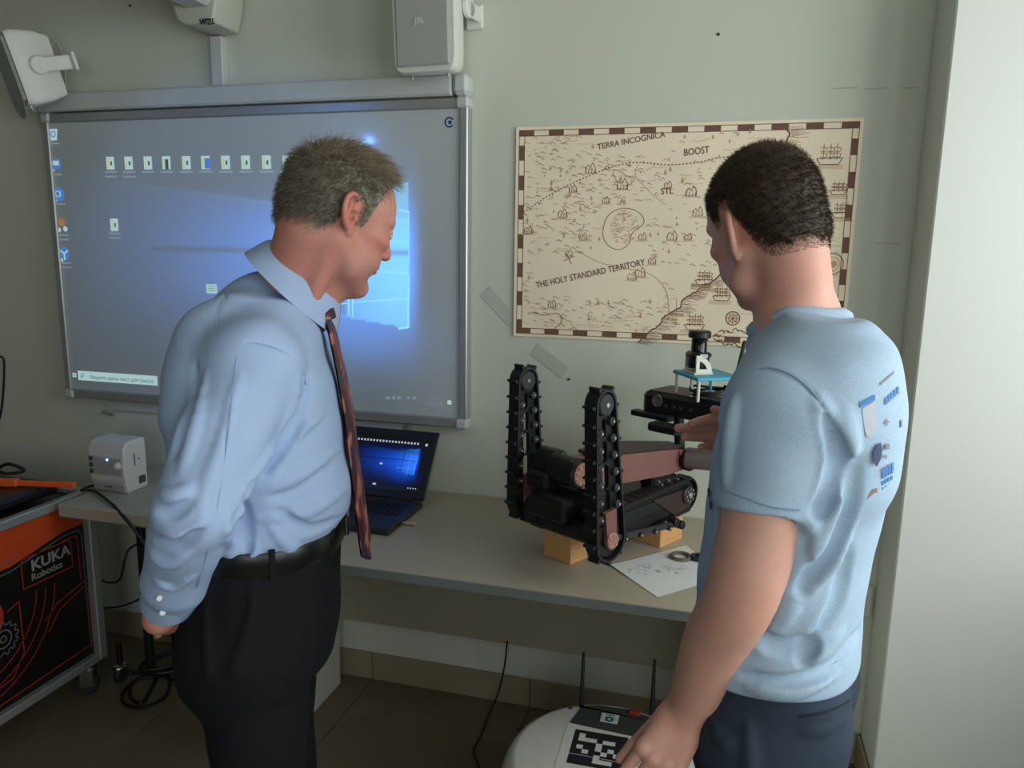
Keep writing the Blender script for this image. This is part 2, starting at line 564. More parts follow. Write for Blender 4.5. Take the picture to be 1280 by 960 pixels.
# pier between the back wall and the windows
PX0 = float(on(1072, 960, 2, 0)[0]) + 0.004
PD = 0.205
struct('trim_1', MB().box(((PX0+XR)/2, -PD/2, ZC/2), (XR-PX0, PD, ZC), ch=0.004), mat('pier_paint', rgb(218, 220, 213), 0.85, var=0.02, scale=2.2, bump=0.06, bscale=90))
struct('ceiling', MB().box(((XL+XR)/2, YB/2, ZC+0.1), (XR-XL+0.4, -YB+0.4, 0.2)), CEIL)
floor = struct('floor', MB().box(((XL+XR)/2, YB/2, -0.06), (XR-XL+0.4, -YB+0.4, 0.108)), GROUT)
tm = MB().box((0, 0, -0.004), (0.597, 0.597, 0.008), ch=0.0015).build('tile', TILE, floor)
gx, gy = -1.173, -0.222
first = True
for i in range(-5, 5):
    for j in range(-8, 1):
        x0, x1 = max(gx+0.6*i, XL), min(gx+0.6*(i+1), XR); y0, y1 = max(gy+0.6*j, YB), min(gy+0.6*(j+1), 0)
        if x1-x0 < 0.03 or y1-y0 < 0.03: continue
        full = x1-x0 > 0.59 and y1-y0 > 0.59
        if full:
            o = tm if first else tm.copy()
            if not first: C.objects.link(o)
            first = False
            o.location = ((x0+x1)/2, (y0+y1)/2, 0)
        else:
            MB().box(((x0+x1)/2, (y0+y1)/2, -0.004), (x1-x0-0.003, y1-y0-0.003, 0.008), ch=0.0015).build('tile', TILE, floor)
# tiled skirting along the back wall and round the pier
sk = struct('baseboard_back', MB().box(((XL+PX0)/2, -0.003, 0.05), (PX0-XL, 0.004, 0.099)), GROUT)
x = gx - 3*0.6 - 0.6
while x < PX0-0.02:
    x1 = min(x+0.6, PX0-0.010)
    MB().box(((max(x, XL+0.01)+x1)/2, -0.008, 0.0525), (x1-max(x, XL+0.01)-0.003, 0.009, 0.104), ch=0.0015).build('tile', SKIRT, sk)
    x += 0.6
sk2 = struct('baseboard_right', MB().box((PX0-0.003, -PD/2, 0.05), (0.004, PD-0.02, 0.099)), GROUT)
MB().box((PX0-0.008, -PD/2-0.004, 0.0525), (0.009, PD-0.015, 0.104), ch=0.0015).build('tile', SKIRT, sk2)
MB().box(((PX0+XR)/2, -PD-0.006, 0.0525), (XR-PX0-0.01, 0.009, 0.104), ch=0.0015).build('tile', SKIRT, sk2)
# marks on the wall
sc_m = mat('pencil_grey', rgb(176, 176, 162), 0.9)
mk = MB()
for a, b in (((1040, 112), (1072, 108)), ((1080, 111), (1108, 110)), ((1124, 110), (1148, 109)), ((1094, 303), (1126, 306))):
    A_, B_ = on(*a, 1, -0.0008), on(*b, 1, -0.0008)
    mk.box((A_+B_)/2, (abs(B_[0]-A_[0]), 0.001, 0.0022))
bw = bpy.data.objects['wall_back']
tag(mk.build('pencil_mark', sc_m, bw), kind='stuff')
SCREWM = mat('dark_screw', rgb(60, 58, 54), 0.5, 0.6)
for (px, py), lab in (((898, 43), 'small dark wall plug above the old map'), ((163, 7), 'tiny dark screw on the wall above the whiteboard'), ((711, 474), 'tiny dark screw on the wall between the raised tracks')):
    c = on(px, py, 1, 0)
    o = MB().cyl(c+(0, 0.003, 0), c-(0, 0.004, 0), 0.0042, seg=10, bev=0.001).build('wall_screw', SCREWM)
    tag(o, lab, 'screw')
TAPE = mat('dull_tape', rgb(190, 194, 182), 0.5, var=0.04)
for a, b, lab in (((606, 364), (652, 412), 'grey strip of tape slanting on the wall beside the whiteboard'), ((668, 436), (706, 466), 'faint grey strip of tape slanting below the old map')):
    A_, B_ = on(*a, 1, -0.001), on(*b, 1, -0.001); d = nrm(B_-A_); n = np.cross(d, Y)
    o = MB().box((A_+B_)/2, (np.linalg.norm(B_-A_), 0.0012, 0.045), [d, Y, n]).build('tape_strip', TAPE); tag(o, lab, 'tape')
# wall socket behind the younger man
so = MB().box((PX0-0.057, -0.008, 0.545), (0.10, 0.016, 0.10), ch=0.005).build('wall_socket', mat('socket_white', rgb(215, 214, 205), 0.4))
tag(so, 'white wall socket low on the wall beside the bright pier', 'socket')
MB().cyl((PX0-0.057, -0.0155, 0.545), (PX0-0.057, -0.0185, 0.545), 0.032, seg=28).build('socket_face', MATS['socket_white'], so)

# ------------------------------------------------------------------ interactive whiteboard
ALU = mat('satin_aluminium', rgb(176, 180, 178), 0.38, 0.55, var=0.03, scale=30)
GREYP = mat('grey_plastic', rgb(196, 200, 198), 0.45)
BY = -0.035
wb = empty('whiteboard', (0, 0, 1.0))
tag(wb, 'wide grey-framed interactive whiteboard with a projected blue desktop', 'whiteboard')
ow = np.array([0, 0, 1.0])
tl, tr, br, bl = on(62, 152, 1, BY), on(578, 138, 1, BY), on(572, 520, 1, BY), on(92, 487, 1, BY)
bx0, bx1 = (tl[0]+bl[0])/2, (tr[0]+br[0])/2
bz0, bz1 = (bl[2]+br[2])/2, (tl[2]+tr[2])/2
SURF = mat('board_enamel', rgb(178, 184, 184), 0.32, var=0.01, spec=0.5, coat=0.25)
MB().box(((bx0+bx1)/2, -0.018, (bz0+bz1)/2-1), (bx1-bx0+0.02, 0.034, bz1-bz0+0.02)).build('panel', SURF, wb)
fr = 0.028
def bar(name, x0, x1, z0_, z1_, d, m, ch=0.004, y0=0.0):
    return MB().box(((x0+x1)/2, -y0-d/2, (z0_+z1_)/2-1), (x1-x0, d, z1_-z0_), ch=ch).build(name, m, wb)
bar('frame_side', bx0-fr, bx0, bz0-0.005, bz1+0.005, 0.046, ALU); bar('frame_side', bx1, bx1+fr, bz0-0.005, bz1+0.005, 0.046, ALU)
bar('frame_bottom', bx0-0.004, bx1+0.004, bz0-fr-0.006, bz0, 0.046, ALU)
bar('frame_top', bx0-0.004, bx1+0.004, bz1, bz1+0.032, 0.046, ALU)
bar('top_rail', bx0-0.03, bx1-0.02, bz1+0.036, bz1+0.098, 0.062, GREYP, 0.006)
bar('rail_cap', bx1-0.018, bx1+0.034, bz1+0.036, bz1+0.100, 0.066, GREYP, 0.012)
bar('rail_cap', bx0-0.036, bx0-0.032, bz1+0.036, bz1+0.098, 0.062, GREYP, 0.002)
for xx in (bx0-fr-0.004, bx1-0.012):
    for zz in (bz0-fr-0.010, bz1+0.000): bar('corner_cap', xx, xx+fr+0.016, zz, zz+0.036, 0.052, GREYP, 0.008)
bar('lower_plate', on(134, 500, 1, -0.01)[0], on(510, 530, 1, -0.01)[0], bz0-fr-0.052, bz0-fr-0.012, 0.014, GREYP, 0.003)
bar('plate_edge', on(505, 530, 1, -0.01)[0], on(513, 530, 1, -0.01)[0], bz0-fr-0.054, bz0-fr-0.010, 0.018, ALU, 0.002)
MB().cyl(on(128, 515, 1, -0.014)-ow, on(142, 519, 1, -0.014)-ow, 0.005, seg=10).build('bracket_hook', ALU, wb)
# the desktop picture thrown onto the board: (u right, v up) in metres from the panel's lower left corner
bW, bH = bx1-bx0, bz1-bz0
def buv(px, py):
    q = on(px, py, 1, BY); return (q[0]-bx0, q[2]-bz0)
def wallpaper(u, v, k):
    """beams of light through a four-pane window on the right; k scales lengths"""
    U0 = 1.405*k; V0 = 0.525*k
    x = (u-U0)/k; y = (v-V0)/k
    inside = (x < 0)
    ramp = np.where(inside, np.exp(-(x/0.70)**2), np.exp(-(x/0.03)**2))
    spread = 0.20 - 0.06*x
    g = ramp*np.exp(-(np.abs(y+0.02)/np.maximum(spread, 0.05))**2.4)
    tl = 0.187 - (x+0.65)*0.115                      # upper edge of the beam
    g = g*np.where(inside, 0.42+0.58/(1+np.exp(np.clip((y-tl)/0.008, -40, 40))), 1)
    g = g + 0.30*np.exp(-((x+0.16)/0.20)**2)*np.exp(-((y+0.27)/0.11)**2)
    c = np.stack([0.004+0*x, 0.008+0*x, 0.012+0*x], -1)
    c = c + g[..., None]*np.array([0.030, 0.20, 0.80])
    hot = np.where(inside, np.exp(-(x/0.24)**2), 0)*(np.abs(y) < 0.235+0.12*x)
    c = c + hot[..., None]*np.array([0.06, 0.26, 0.38])
    top = np.exp(-((y-tl)/0.007)**2)*np.where(inside, np.exp(-(x/0.7)**2), 0)
    c = c + top[..., None]*np.array([0.03, 0.08, 0.16])
    gap = np.exp(-((y-0.012)/0.010)**2)*np.where(inside & (x > -1.0), 1, 0)
    gap = np.maximum(gap, np.exp(-((x+0.24)/0.008)**2)*(np.abs(y) < 0.2))
    return c*(1-0.62*gap[..., None])
SCR = mat('projected_desktop', (0, 0, 0, 1), 0.5, attr='Col', emit='attr', estr=1.0)
def screen_mesh(name, w, h, nu, nv, k, place, m, parent, gain=1.0, base=None):
    U, V = np.meshgrid(np.linspace(0, w, nu), np.linspace(0, h, nv), indexing='ij')
    c = wallpaper(U, V, k)*gain
    G = place(U, V)
    mb = MB(); mb.grid(G)
    return mb.build(name, m, parent, 0, c.reshape(-1, 3))
# the board stays a lit white surface: the projection is added to its own colour
PROJ = bpy.data.materials.new('projected_desktop_board'); PROJ.use_nodes = True
b_ = PROJ.node_tree.nodes['Principled BSDF']
at = PROJ.node_tree.nodes.new('ShaderNodeAttribute'); at.attribute_name = 'Col'
b_.inputs['Base Color'].default_value = rgb(188, 193, 192); b_.inputs['Roughness'].default_value = 0.32
b_.inputs['Coat Weight'].default_value = 0.2; b_.inputs['Coat Roughness'].default_value = 0.10
PROJ.node_tree.links.new(at.outputs['Color'], b_.inputs['Emission Color']); b_.inputs['Emission Strength'].default_value = 1.0
screen_mesh('projected_image', bW, bH, 240, 150, 1.0, lambda U, V: np.stack([bx0+U, BY-0.0012+0*U, bz0+V-1], -1), PROJ, wb, 1.15)
def emat(name, col, s):
    return mat(name, (*lin(col)*0.3, 1), 0.5, emit=(*lin(col), 1), estr=s)
IC_W = emat('icon_white', (190, 225, 225), 0.62); IC_Y = emat('icon_yellow', (205, 220, 175), 0.6); IC_B = emat('icon_blue', (90, 150, 235), 0.5)
IC_O = emat('icon_orange', (210, 150, 110), 0.4); IC_T = mat('icon_caption', rgb(196, 204, 206), 0.5, emit=(*lin((150, 175, 190)), 1), estr=0.22); LINE = emat('window_line', (150, 225, 255), 0.9)
IC_D = mat('icon_dark', rgb(120, 135, 140), 0.6)
class Flat:
    """flat marks in a plane, several inks"""
    def __init__(self, place): self.place = place; self.b = {}
    def poly(self, m, pts, dz=0.0):
        mb = self.b.setdefault(m, MB()); p = [self.place(x, y, dz) for x, y in pts]
        mb.add(p, [tuple(range(len(p)))])
    def rect(self, m, x, y, w, h, dz=0.0): self.poly(m, [(x, y), (x+w, y), (x+w, y+h), (x, y+h)], dz)
    def line(self, m, a, b, t, dz=0.0):
        a = np.array(a, float); b = np.array(b, float); d = nrm(b-a); n = np.array([-d[1], d[0]])*t/2
        self.poly(m, [a-n, b-n, b+n, a+n], dz)
    def path(self, m, pts, t, dz=0.0):
        for a, b in zip(pts[:-1], pts[1:]):
            if np.hypot(b[0]-a[0], b[1]-a[1]) > 1e-5: self.line(m, a, b, t, dz)
    def disc(self, m, c, r, n=12, dz=0.0): self.poly(m, [(c[0]+r*math.cos(i*2*PI/n), c[1]+r*math.sin(i*2*PI/n)) for i in range(n)], dz)
    def ring(self, m, c, r, t, n=16, dz=0.0, a0=0.0, a1=2*PI):
        self.path(m, [(c[0]+r*math.cos(a), c[1]+r*math.sin(a)) for a in np.linspace(a0, a1, n+1)], t, dz)
    def build(self, name, parent):
        for m, mb in self.b.items():
            o = mb.build(name, m, parent, 0); tag(o, kind='stuff')
def desktop(F, k, W, H, left=True, tx=True):
    """icons, captions and task bar of the desktop; k metres per board metre"""
    q = lambda u, v: (u*k, v*k)
    def cap(u, v, n):
        for i in range(n):
            w = 0.012*len(('word', 'text')[i % 2])*1.1
            F.rect(IC_T, (u-w/2)*k, (v-0.034-0.016*i)*k, w*k, 0.006*k, 0.0004)
    def folder(u, v, kind):
        F.rect(IC_W, (u-0.016)*k, (v-0.022)*k, 0.034*k, 0.044*k, 0.0004)
        F.rect(IC_Y, (u-0.012)*k, (v-0.018)*k, 0.010*k, 0.036*k, 0.0008)
        if kind == 1: F.rect(IC_B, (u-0.002)*k, (v-0.020)*k, 0.022*k, 0.034*k, 0.0008)
        elif kind == 2: F.rect(IC_D, (u-0.004)*k, (v-0.022)*k, 0.014*k, 0.034*k, 0.0008)
        else: F.rect(IC_D, (u+0.002)*k, (v-0.008)*k, 0.007*k, 0.014*k, 0.0008)
        cap(u, v, 1+(kind == 0))
    return q, cap, folder
bp = lambda x, y, dz=0.0: np.array([bx0+x, BY-0.0018-dz, bz0+y-1])
FB = Flat(bp)
q, cap, folder = desktop(FB, 1.0, bW, bH)
for i, px in enumerate((138, 161, 185, 208, 233, 257, 282, 307, 333, 359, 384, 409)):
    u, v = buv(px, 204-(px-138)*0.006)
    folder(u, v, (0, 0, 3, 2, 3, 1, 3, 3, 3, 2, 3, 3)[i])
u, v = buv(143, 281); folder(u, v, 0)
u, v = buv(265, 361); FB.rect(IC_W, u-0.022, v-0.016, 0.044, 0.032, 0.0004)
for i in range(3): FB.rect(IC_D, u-0.016, v-0.008+i*0.008, 0.032, 0.0015, 0.0008)
for i, (px, py) in enumerate(((67, 167), (70, 206), (74, 243), (78, 282), (81, 317))):
    u, v = buv(px, py)
    if i == 0:
        FB.poly(IC_W, [(u-0.020, v+0.016), (u+0.020, v+0.016), (u+0.014, v-0.024), (u-0.014, v-0.024)], 0.0004); FB.ring(IC_B, (u, v-0.002), 0.010, 0.004, 12, 0.0008)
    elif i == 1:
        FB.rect(IC_B, u-0.020, v-0.016, 0.042, 0.036, 0.0004); FB.rect(IC_W, u-0.010, v-0.002, 0.026, 0.016, 0.0008); FB.rect(IC_W, u-0.022, v-0.026, 0.014, 0.012, 0.0008)
    elif i == 2:
        FB.disc(IC_B, (u, v), 0.026, 20, 0.0004); FB.ring(IC_W, (u-0.004, v+0.002), 0.010, 0.003, 12, 0.0008); FB.line(IC_W, (u+0.008, v-0.010), (u+0.008, v+0.012), 0.003, 0.0008); FB.rect(IC_W, u-0.026, v-0.026, 0.014, 0.012, 0.0008)
    elif i == 3:
        FB.disc(IC_O, (u, v+0.010), 0.014, 14, 0.0004); FB.disc(IC_W, (u+0.014, v-0.012), 0.010, 12, 0.0004); FB.disc(IC_W, (u-0.014, v-0.016), 0.008, 12, 0.0008); FB.ring(IC_O, (u, v+0.008), 0.020, 0.003, 10, 0.0008, 0, PI)
    else:
        FB.poly(IC_B, [(u+0.024*math.cos(a), v+0.028*math.sin(a)) for a in np.arange(6)*PI/3+PI/6], 0.0004)
        for a in (PI/6, 5*PI/6, 3*PI/2): FB.line(IC_W, (u, v), (u+0.020*math.cos(a), v+0.024*math.sin(a)), 0.006, 0.0008)
        FB.rect(IC_W, u-0.022, v-0.030, 0.014, 0.012, 0.0010)
    cap(u, v-0.004, 1 if i < 3 else 2)
# bright lines of the window in the picture
for a, b, t in (((436, 368), (436, 394), 0.004), ((441, 368), (441, 396), 0.004), ((511, 344), (510, 410), 0.005), ((478, 340), (511, 341), 0.003), ((511, 264), (511, 333), 0.003),
                ((441, 378), (511, 373), 0.003), ((498, 263), (512, 265), 0.004), ((498, 411), (511, 409), 0.006), ((478, 299), (511, 303), 0.003), ((412, 381), (436, 379), 0.003)):
    FB.line(LINE, buv(*a), buv(*b), t, 0.0004)
# task bar
u, v = buv(98, 469); u1, v1 = buv(197, 473); hh = 0.036
FB.rect(IC_W, u, v-hh/2, u1-u, hh, 0.0004)
FB.ring(IC_D, (u+0.022, v+0.003), 0.006, 0.002, 10, 0.0008); FB.line(IC_D, (u+0.018, v-0.002), (u+0.011, v-0.010), 0.002, 0.0008)
for i in range(2):
    for j in range(2): FB.rect(IC_W, u-0.026+i*0.010, v-0.008+j*0.009, 0.008, 0.007, 0.0004)
u, v = buv(205, 473); FB.disc(IC_O, (u, v), 0.006, 10, 0.0004)
for px in (484, 492, 499, 511, 518): u, v = buv(px, 497); FB.rect(IC_T, u-0.006, v-0.005, 0.013 if px != 484 else 0.018, 0.009, 0.0004)
u, v = buv(562, 503); FB.rect(IC_W, u-0.007, v-0.007, 0.014, 0.014, 0.0004)
# maker's mark at the upper right corner
INK = mat('blue_ink', rgb(42, 70, 140), 0.5)
u, v = buv(562, 153); FB.ring(INK, (u, v), 0.014, 0.005, 18, 0.0004, 0.5, 5.6); FB.disc(INK, (u+0.002, v), 0.006, 12, 0.0004)
for px, py in ((575, 146), (574, 515)): u, v = buv(px, py); FB.disc(IC_D, (u, v), 0.004, 10, 0.0004)
FB.build('desktop_icons', wb)
def cap_text(s, px, py, size, m, a='LEFT'):
    u, v = buv(px, py)
    tag(text('caption', s, size, bp(u, v, 0.0008), (X, Z), m, wb, 0.0, a), kind='stuff')
cap_text('Введите здесь текст для поиска', 113, 473, 0.0185, IC_D)
cap_text('РУС', 523, 500, 0.014, IC_T, 'CENTER'); cap_text('10:26', 543, 499, 0.014, IC_T, 'CENTER'); cap_text('04.09.2018', 543, 506, 0.013, IC_T, 'CENTER')

# ------------------------------------------------------------------ projector and its wall arm (the lens throws the picture and glints in the enamel)
pj = empty('projector_mount', (-1.70, 0, 2.3))
tag(pj, 'grey wall mount of the short-throw projector above the whiteboard', 'projector mount')
po = np.array([-1.70, 0, 2.3])
a = on(232, 0, 1, -0.10); 
housing = bez([(-0.17, 0.30), (-0.155, 0.14), (-0.125, 0.055), (-0.085, 0.012), (0.055, 0.012), (0.075, 0.02), (0.10, 0.08), (0.115, 0.16), (0.12, 0.30)], 5)
hs = on(262, 38, 1, -0.09)
HO = np.array([on(268, 40, 1, -0.09)[0], -0.02, hs[2]-0.012])
HOUS = mat('mount_plastic', rgb(196, 200, 186), 0.5)
plate('housing', [[(x*0.66-0.012, z+0.012) for x, z in housing][::1]], 0.13, HO-po+np.array([0, -0.065, 0]), (X, Z, -Y), HOUS, pj, 0.006)
text('lettering', 'WiZE', 0.023, np.array([on(249, 31, 1, -0.16)[0], -0.1575, on(249, 31, 1, -0.16)[2]])-po, (X, Z), mat('black_print', rgb(18, 18, 20), 0.5), pj, 0.0004, bold=0.0004)
text('lettering', 'CABLES', 0.010, np.array([on(249, 26, 1, -0.16)[0], -0.1575, on(249, 26, 1, -0.16)[2]])-po, (X, Z), MATS['black_print'], pj, 0.0004)
AQ = on(247, 8, 1, -0.17)
MB().box(np.array([AQ[0]-0.01, -0.66, AQ[2]+0.045])-po, (0.10, 1.02, 0.085), ch=0.012).build('arm', GREYP, pj)
MB().box(HO-po+np.array([-0.06, -1.18, 0.16]), (0.34, 0.30, 0.11), ch=0.02).build('projector', GREYP, pj)
rw = MB().box((on(275, 90, 1, -0.015)[0], -0.016, (hs[2]+bz1+0.098)/2), (0.046, 0.032, hs[2]-bz1-0.098), ch=0.003).build('cable_duct', GREYP)
tag(rw, 'upright grey cable duct between the whiteboard and projector mount', 'cable duct')
lens = bpy.data.lights.new('projector_lens', 'SPOT'); lens.energy = 7.0; lens.color = (0.12, 0.35, 1.0); lens.spot_size = 1.15; lens.spot_blend = 0.5; lens.shadow_soft_size = 0.012
lo_ = bpy.data.objects.new('projector_lens', lens); C.objects.link(lo_)
hot = on(462, 176, 1, BY-0.0018)
LT = 0.55
LP_ = hot + (hot-CAM)*LT*np.array([1, -1, 1]); lo_.location = LP_
lo_.rotation_euler = Vector((bx0+bW/2-LP_[0], BY-LP_[1], bz0+bH/2-LP_[2])).to_track_quat('-Z', 'Y').to_euler()

# ------------------------------------------------------------------ loudspeakers
SPK = mat('speaker_white', rgb(222, 222, 214), 0.45); GRL = mat('speaker_grille', rgb(172, 176, 170), 0.7, var=0.05, scale=400); CONE = mat('speaker_cone', rgb(168, 172, 168), 0.75)
def speaker(root_loc, rz, tilt, lab, logo, dims=(0.19, 0.36, 0.17)):
    t = empty('loudspeaker', root_loc, 0); t.rotation_euler = (tilt, 0, rz)
    tag(t, lab, 'loudspeaker')
    W_, H_, D_ = dims
    # tapered cabinet: front wider than the back
    st = []
    for (y, w, h, zc) in ((-D_/2, W_, H_, 0), (-D_/2+0.02, W_+0.012, H_+0.01, 0), (0.02, W_*0.86, H_*0.97, 0), (D_/2, W_*0.50, H_*0.84, 0)):
        ring = []
        for a in np.linspace(0, 2*PI, 41)[:-1]:
            ca, sa = math.cos(a), math.sin(a)
            ring.append((math.copysign(abs(ca)**0.22, ca)*w/2, y, math.copysign(abs(sa)**0.22, sa)*h/2+zc))
        st.append(ring)
    G = np.array(st).transpose(1, 0, 2)
    mb = MB(); mb.grid(G, closed_u=True); n = len(G)
    mb.add(G[:, 0], [tuple(range(n))]); mb.add(G[:, -1], [tuple(range(n))[::-1]])
    mb.build('cabinet', SPK, t, 50)
    MB().box((0, -D_/2-0.004, 0), (W_-0.022, 0.012, H_-0.03), ch=0.005).build('grille', GRL, t)
    MB().lathe((0, -D_/2-0.0085, -0.085), (X, Z, -Y), [(0, 0.068), (0.0016, 0.067), (0.0006, 0.06), (0.0009, 0.0)], 36).build('woofer', CONE, t, 30)
    if logo: text('emblem', 'JBL', 0.022, (-0.020, -D_/2-0.0125, -0.052), (X, Z), SPK, t, 0.0006, bold=0.0006)
    for fx, fy in ((-W_/2+0.03, -0.03), (W_/2-0.03, -0.06)):
        MB().cyl((fx, fy, -H_/2-0.012), (fx, fy, -H_/2+0.01), 0.004, seg=10).build('foot_screw', ALU, t)
    return t, W_, H_, D_
def bracket(t, side, wall_y):
    s = side
    mb = MB(); mb.cyl((s*0.085, 0.03, 0.01), (s*0.103, 0.03, 0.01), 0.032, seg=24, bev=0.004)
    mb.box((s*0.097, 0.085, 0.004), (0.012, 0.12, 0.044), ch=0.003)
    mb.box((s*0.080, wall_y-0.008, 0.0), (0.055, 0.016, 0.07), ch=0.004)
    return mb.build('bracket', SPK, t)
c = on(540, 103, 1, -0.15)
t1, *_ = speaker((float(c[0]), -0.125, float(c[2])+0.205), -0.06, 0.06, 'white loudspeaker with round woofer above the right end of the whiteboard', True); bracket(t1, 1, 0.125)
c = on(39, 86, 1, -0.17)
t2, *_ = speaker((float(c[0]), -0.165, float(c[2])), -0.52, 0.26, 'white loudspeaker turned aside above the left corner of the whiteboard', False, (0.17, 0.232, 0.14))
s_ = MB(); s_.cyl((0.085, 0.0, 0.0), (0.098, 0.0, 0.0), 0.030, seg=24, bev=0.004)
s_.box((0.094, 0.05, 0.0), (0.010, 0.11, 0.046), ch=0.003); s_.box((0.094, 0.105, 0.0), (0.05, 0.012, 0.06), ch=0.003)
s_.build('bracket', SPK, t2)
cb = MB().tube(bez([on(58, 62, 1, -0.05), on(70, 52, 1, -0.03), on(78, 70, 1, -0.02), on(82, 100, 1, -0.01), on(80, 132, 1, -0.01)], 8), 0.0035).build('speaker_cable', mat('grey_cable', rgb(170, 172, 168), 0.5))
tag(cb, 'grey cable looping down behind the left loudspeaker', 'cable')

# ------------------------------------------------------------------ the old-style map
mp = empty('wall_map', (-0.15, 0, 1.62))
tag(mp, 'parchment-coloured old-style map poster with a dark checkered border on the wall', 'map')
mo = np.array([-0.15, 0, 1.62])
mc = [on(640, 420, 1, -0.004), on(1048, 438, 1, -0.004), on(1087, 148, 1, -0.004), on(648, 158, 1, -0.004)]
mx0, mx1 = (mc[0][0]+mc[3][0])/2, (mc[1][0]+mc[2][0])/2
mz0, mz1 = (mc[0][2]+mc[1][2])/2, (mc[2][2]+mc[3][2])/2
MW, MH = mx1-mx0, mz1-mz0
def curl(u, v):
    return 0.004 + 0.006*max(0, 0.5-abs(u/MW-0.52)*4)**2*(1 if v < MH*0.5 else 0.3) + 0.006*max(0, 1-u/0.05)*0.6 + 0.0015*math.sin(u*9)*math.sin(v*7+1)
    
def mpl(x, y, dz=0.0): return np.array([mx0+x, -curl(x, y)-dz, mz0+y])-mo
PAPER = mat('parchment_paper', rgb(246, 230, 202), 0.8, var=0.05, scale=7)
G = np.array([[mpl(u, v) for v in np.linspace(0, MH, 25)] for u in np.linspace(0, MW, 41)])
Gb = G.copy(); Gb[:, :, 1] += 0.0006
mb = MB(); mb.grid(G); mb.grid(Gb, flip=True); mb.build('sheet', PAPER, mp, 60)
M1 = mat('map_ink_dark', rgb(114, 82, 68), 0.8, var=0.1, scale=30); M2 = mat('map_ink_brown', rgb(150, 114, 86), 0.8, var=0.12, scale=30); M3 = mat('map_ink_pale', rgb(200, 168, 132), 0.8, var=0.1, scale=30)
FM = Flat(lambda x, y, dz=0.0: mpl(x, y, 0.0007+dz))
bt = 0.017
for (o_, d_, L_) in (((bt*0.6, bt*0.6), (1, 0), MW-bt*1.2), ((bt*0.6, MH-bt*1.6), (1, 0), MW-bt*1.2), ((bt*0.6, bt*0.6), (0, 1), MH-bt*1.2), ((MW-bt*1.6, bt*0.6), (0, 1), MH-bt*1.2)):
    n = 21 if d_[0] else 14; seg = L_/n
    for i in range(n):
        if i % 2 == 0:
            if d_[0]: FM.rect(M1, o_[0]+i*seg, o_[1], seg, bt)
            else: FM.rect(M1, o_[0], o_[1]+i*seg, bt, seg)
    for k in (0, bt):
        if d_[0]: FM.line(M1, (o_[0], o_[1]+k), (o_[0]+L_, o_[1]+k), 0.0018)
        else: FM.line(M1, (o_[0]+k, o_[1]), (o_[0]+k, o_[1]+L_), 0.0018)
def muv(px, py):
    q = on(px, py, 1, -0.005); return np.array([q[0]-mx0, q[2]-mz0])
rs = np.random.RandomState(4)
inx = lambda x, y: 0.03 < x < MW-0.03 and 0.03 < y < MH-0.03
coast = bez([muv(*p) for p in ((798, 429), (806, 420), (822, 408), (828, 398), (838, 392), (850, 384), (856, 372), (868, 366), (878, 358), (890, 352), (905, 340), (920, 330), (940, 310), (955, 292), (962, 250), (974, 215), (975, 190), (985, 172), (984, 160))], 5)
cl = [np.array(p)+rs.normal(size=2)*0.0018 for p in coast]
FM.path(M1, cl, 0.0042)
for i, p in enumerate(cl[::1]):
    for j in range(2):
        L_ = 0.025+0.035*rs.rand(); yy = p[1]+0.004*j-0.002
        FM.path(M2, [(p[0]+0.004, yy), (p[0]+L_*0.5, yy+0.002*rs.normal()), (p[0]+L_, yy-0.002)], 0.0011)
def land(x, y):
    yy = np.interp(y, [c_[1] for c_ in coast], [c_[0] for c_ in coast])
    return x < yy-0.012
keep = [(muv(743, 192), muv(837, 164)), (muv(852, 199), muv(890, 180)), (muv(825, 247), muv(845, 232)), (muv(668, 368), muv(815, 322)), (muv(752, 318), muv(808, 258))]
def free(x, y):
    return all(not (a_[0]-0.005 < x < b_[0]+0.005 and a_[1]-0.004 < y < b_[1]+0.004) for a_, b_ in keep)
# hills, tufts, trees
for i in range(1150):
    x, y = rs.rand()*MW, rs.rand()*MH
    if rs.rand() < 0.35: x *= 0.45
    if not (inx(x, y) and land(x, y) and free(x, y)): continue
    m = (M2, M2, M3, M1)[rs.randint(4)]
    t = rs.rand(); w_ = 0.005+0.006*rs.rand()
    if t < 0.62: FM.path(m, [(x-w_, y), (x-w_*0.3, y+w_*0.5), (x+w_*0.2, y+w_*0.15), (x+w_, y-w_*0.15)], 0.0014)
    elif t < 0.75: FM.line(m, (x, y), (x+0.004, y+0.006), 0.0016)
    elif t < 0.84: FM.poly(M3, [(x-w_*0.5, y), (x+w_*0.5, y), (x, y+w_*1.6)]); FM.line(M2, (x, y-0.003), (x, y+0.003), 0.0012)
    elif t < 0.90: FM.ring(m, (x, y), 0.004, 0.0012, 8)
    else: FM.path(M3, [(x-0.02, y), (x-0.01, y+0.002), (x, y-0.001), (x+0.02, y+0.002)], 0.0012)
# settlements, mills, towers
for px, py in ((738, 216), (703, 272), (729, 300), (711, 320), (757, 254), (690, 384), (800, 346), (835, 235), (864, 245), (716, 240), (803, 300), (815, 330), (790, 350), (840, 300), (778, 236), (660, 292), (872, 270), (860, 300)):
    x, y = muv(px, py); s_ = 0.010+0.006*rs.rand(); m = (M1, M2)[rs.randint(2)]
    FM.path(m, [(x-s_, y), (x-s_, y+s_), (x-s_*0.5, y+s_*1.6), (x, y+s_), (x+s_*0.4, y+s_*2), (x+s_, y+s_), (x+s_, y), (x-s_, y)], 0.0017)
    for j in range(4): FM.line(m, (x-s_+j*s_*0.6, y+0.001), (x-s_+j*s_*0.6+0.002, y+s_*(0.6+0.5*rs.rand())), 0.0016)
    FM.line(M3, (x-s_*1.8, y-0.003), (x+s_*1.8, y-0.003), 0.0016)
x, y = muv(711, 328)
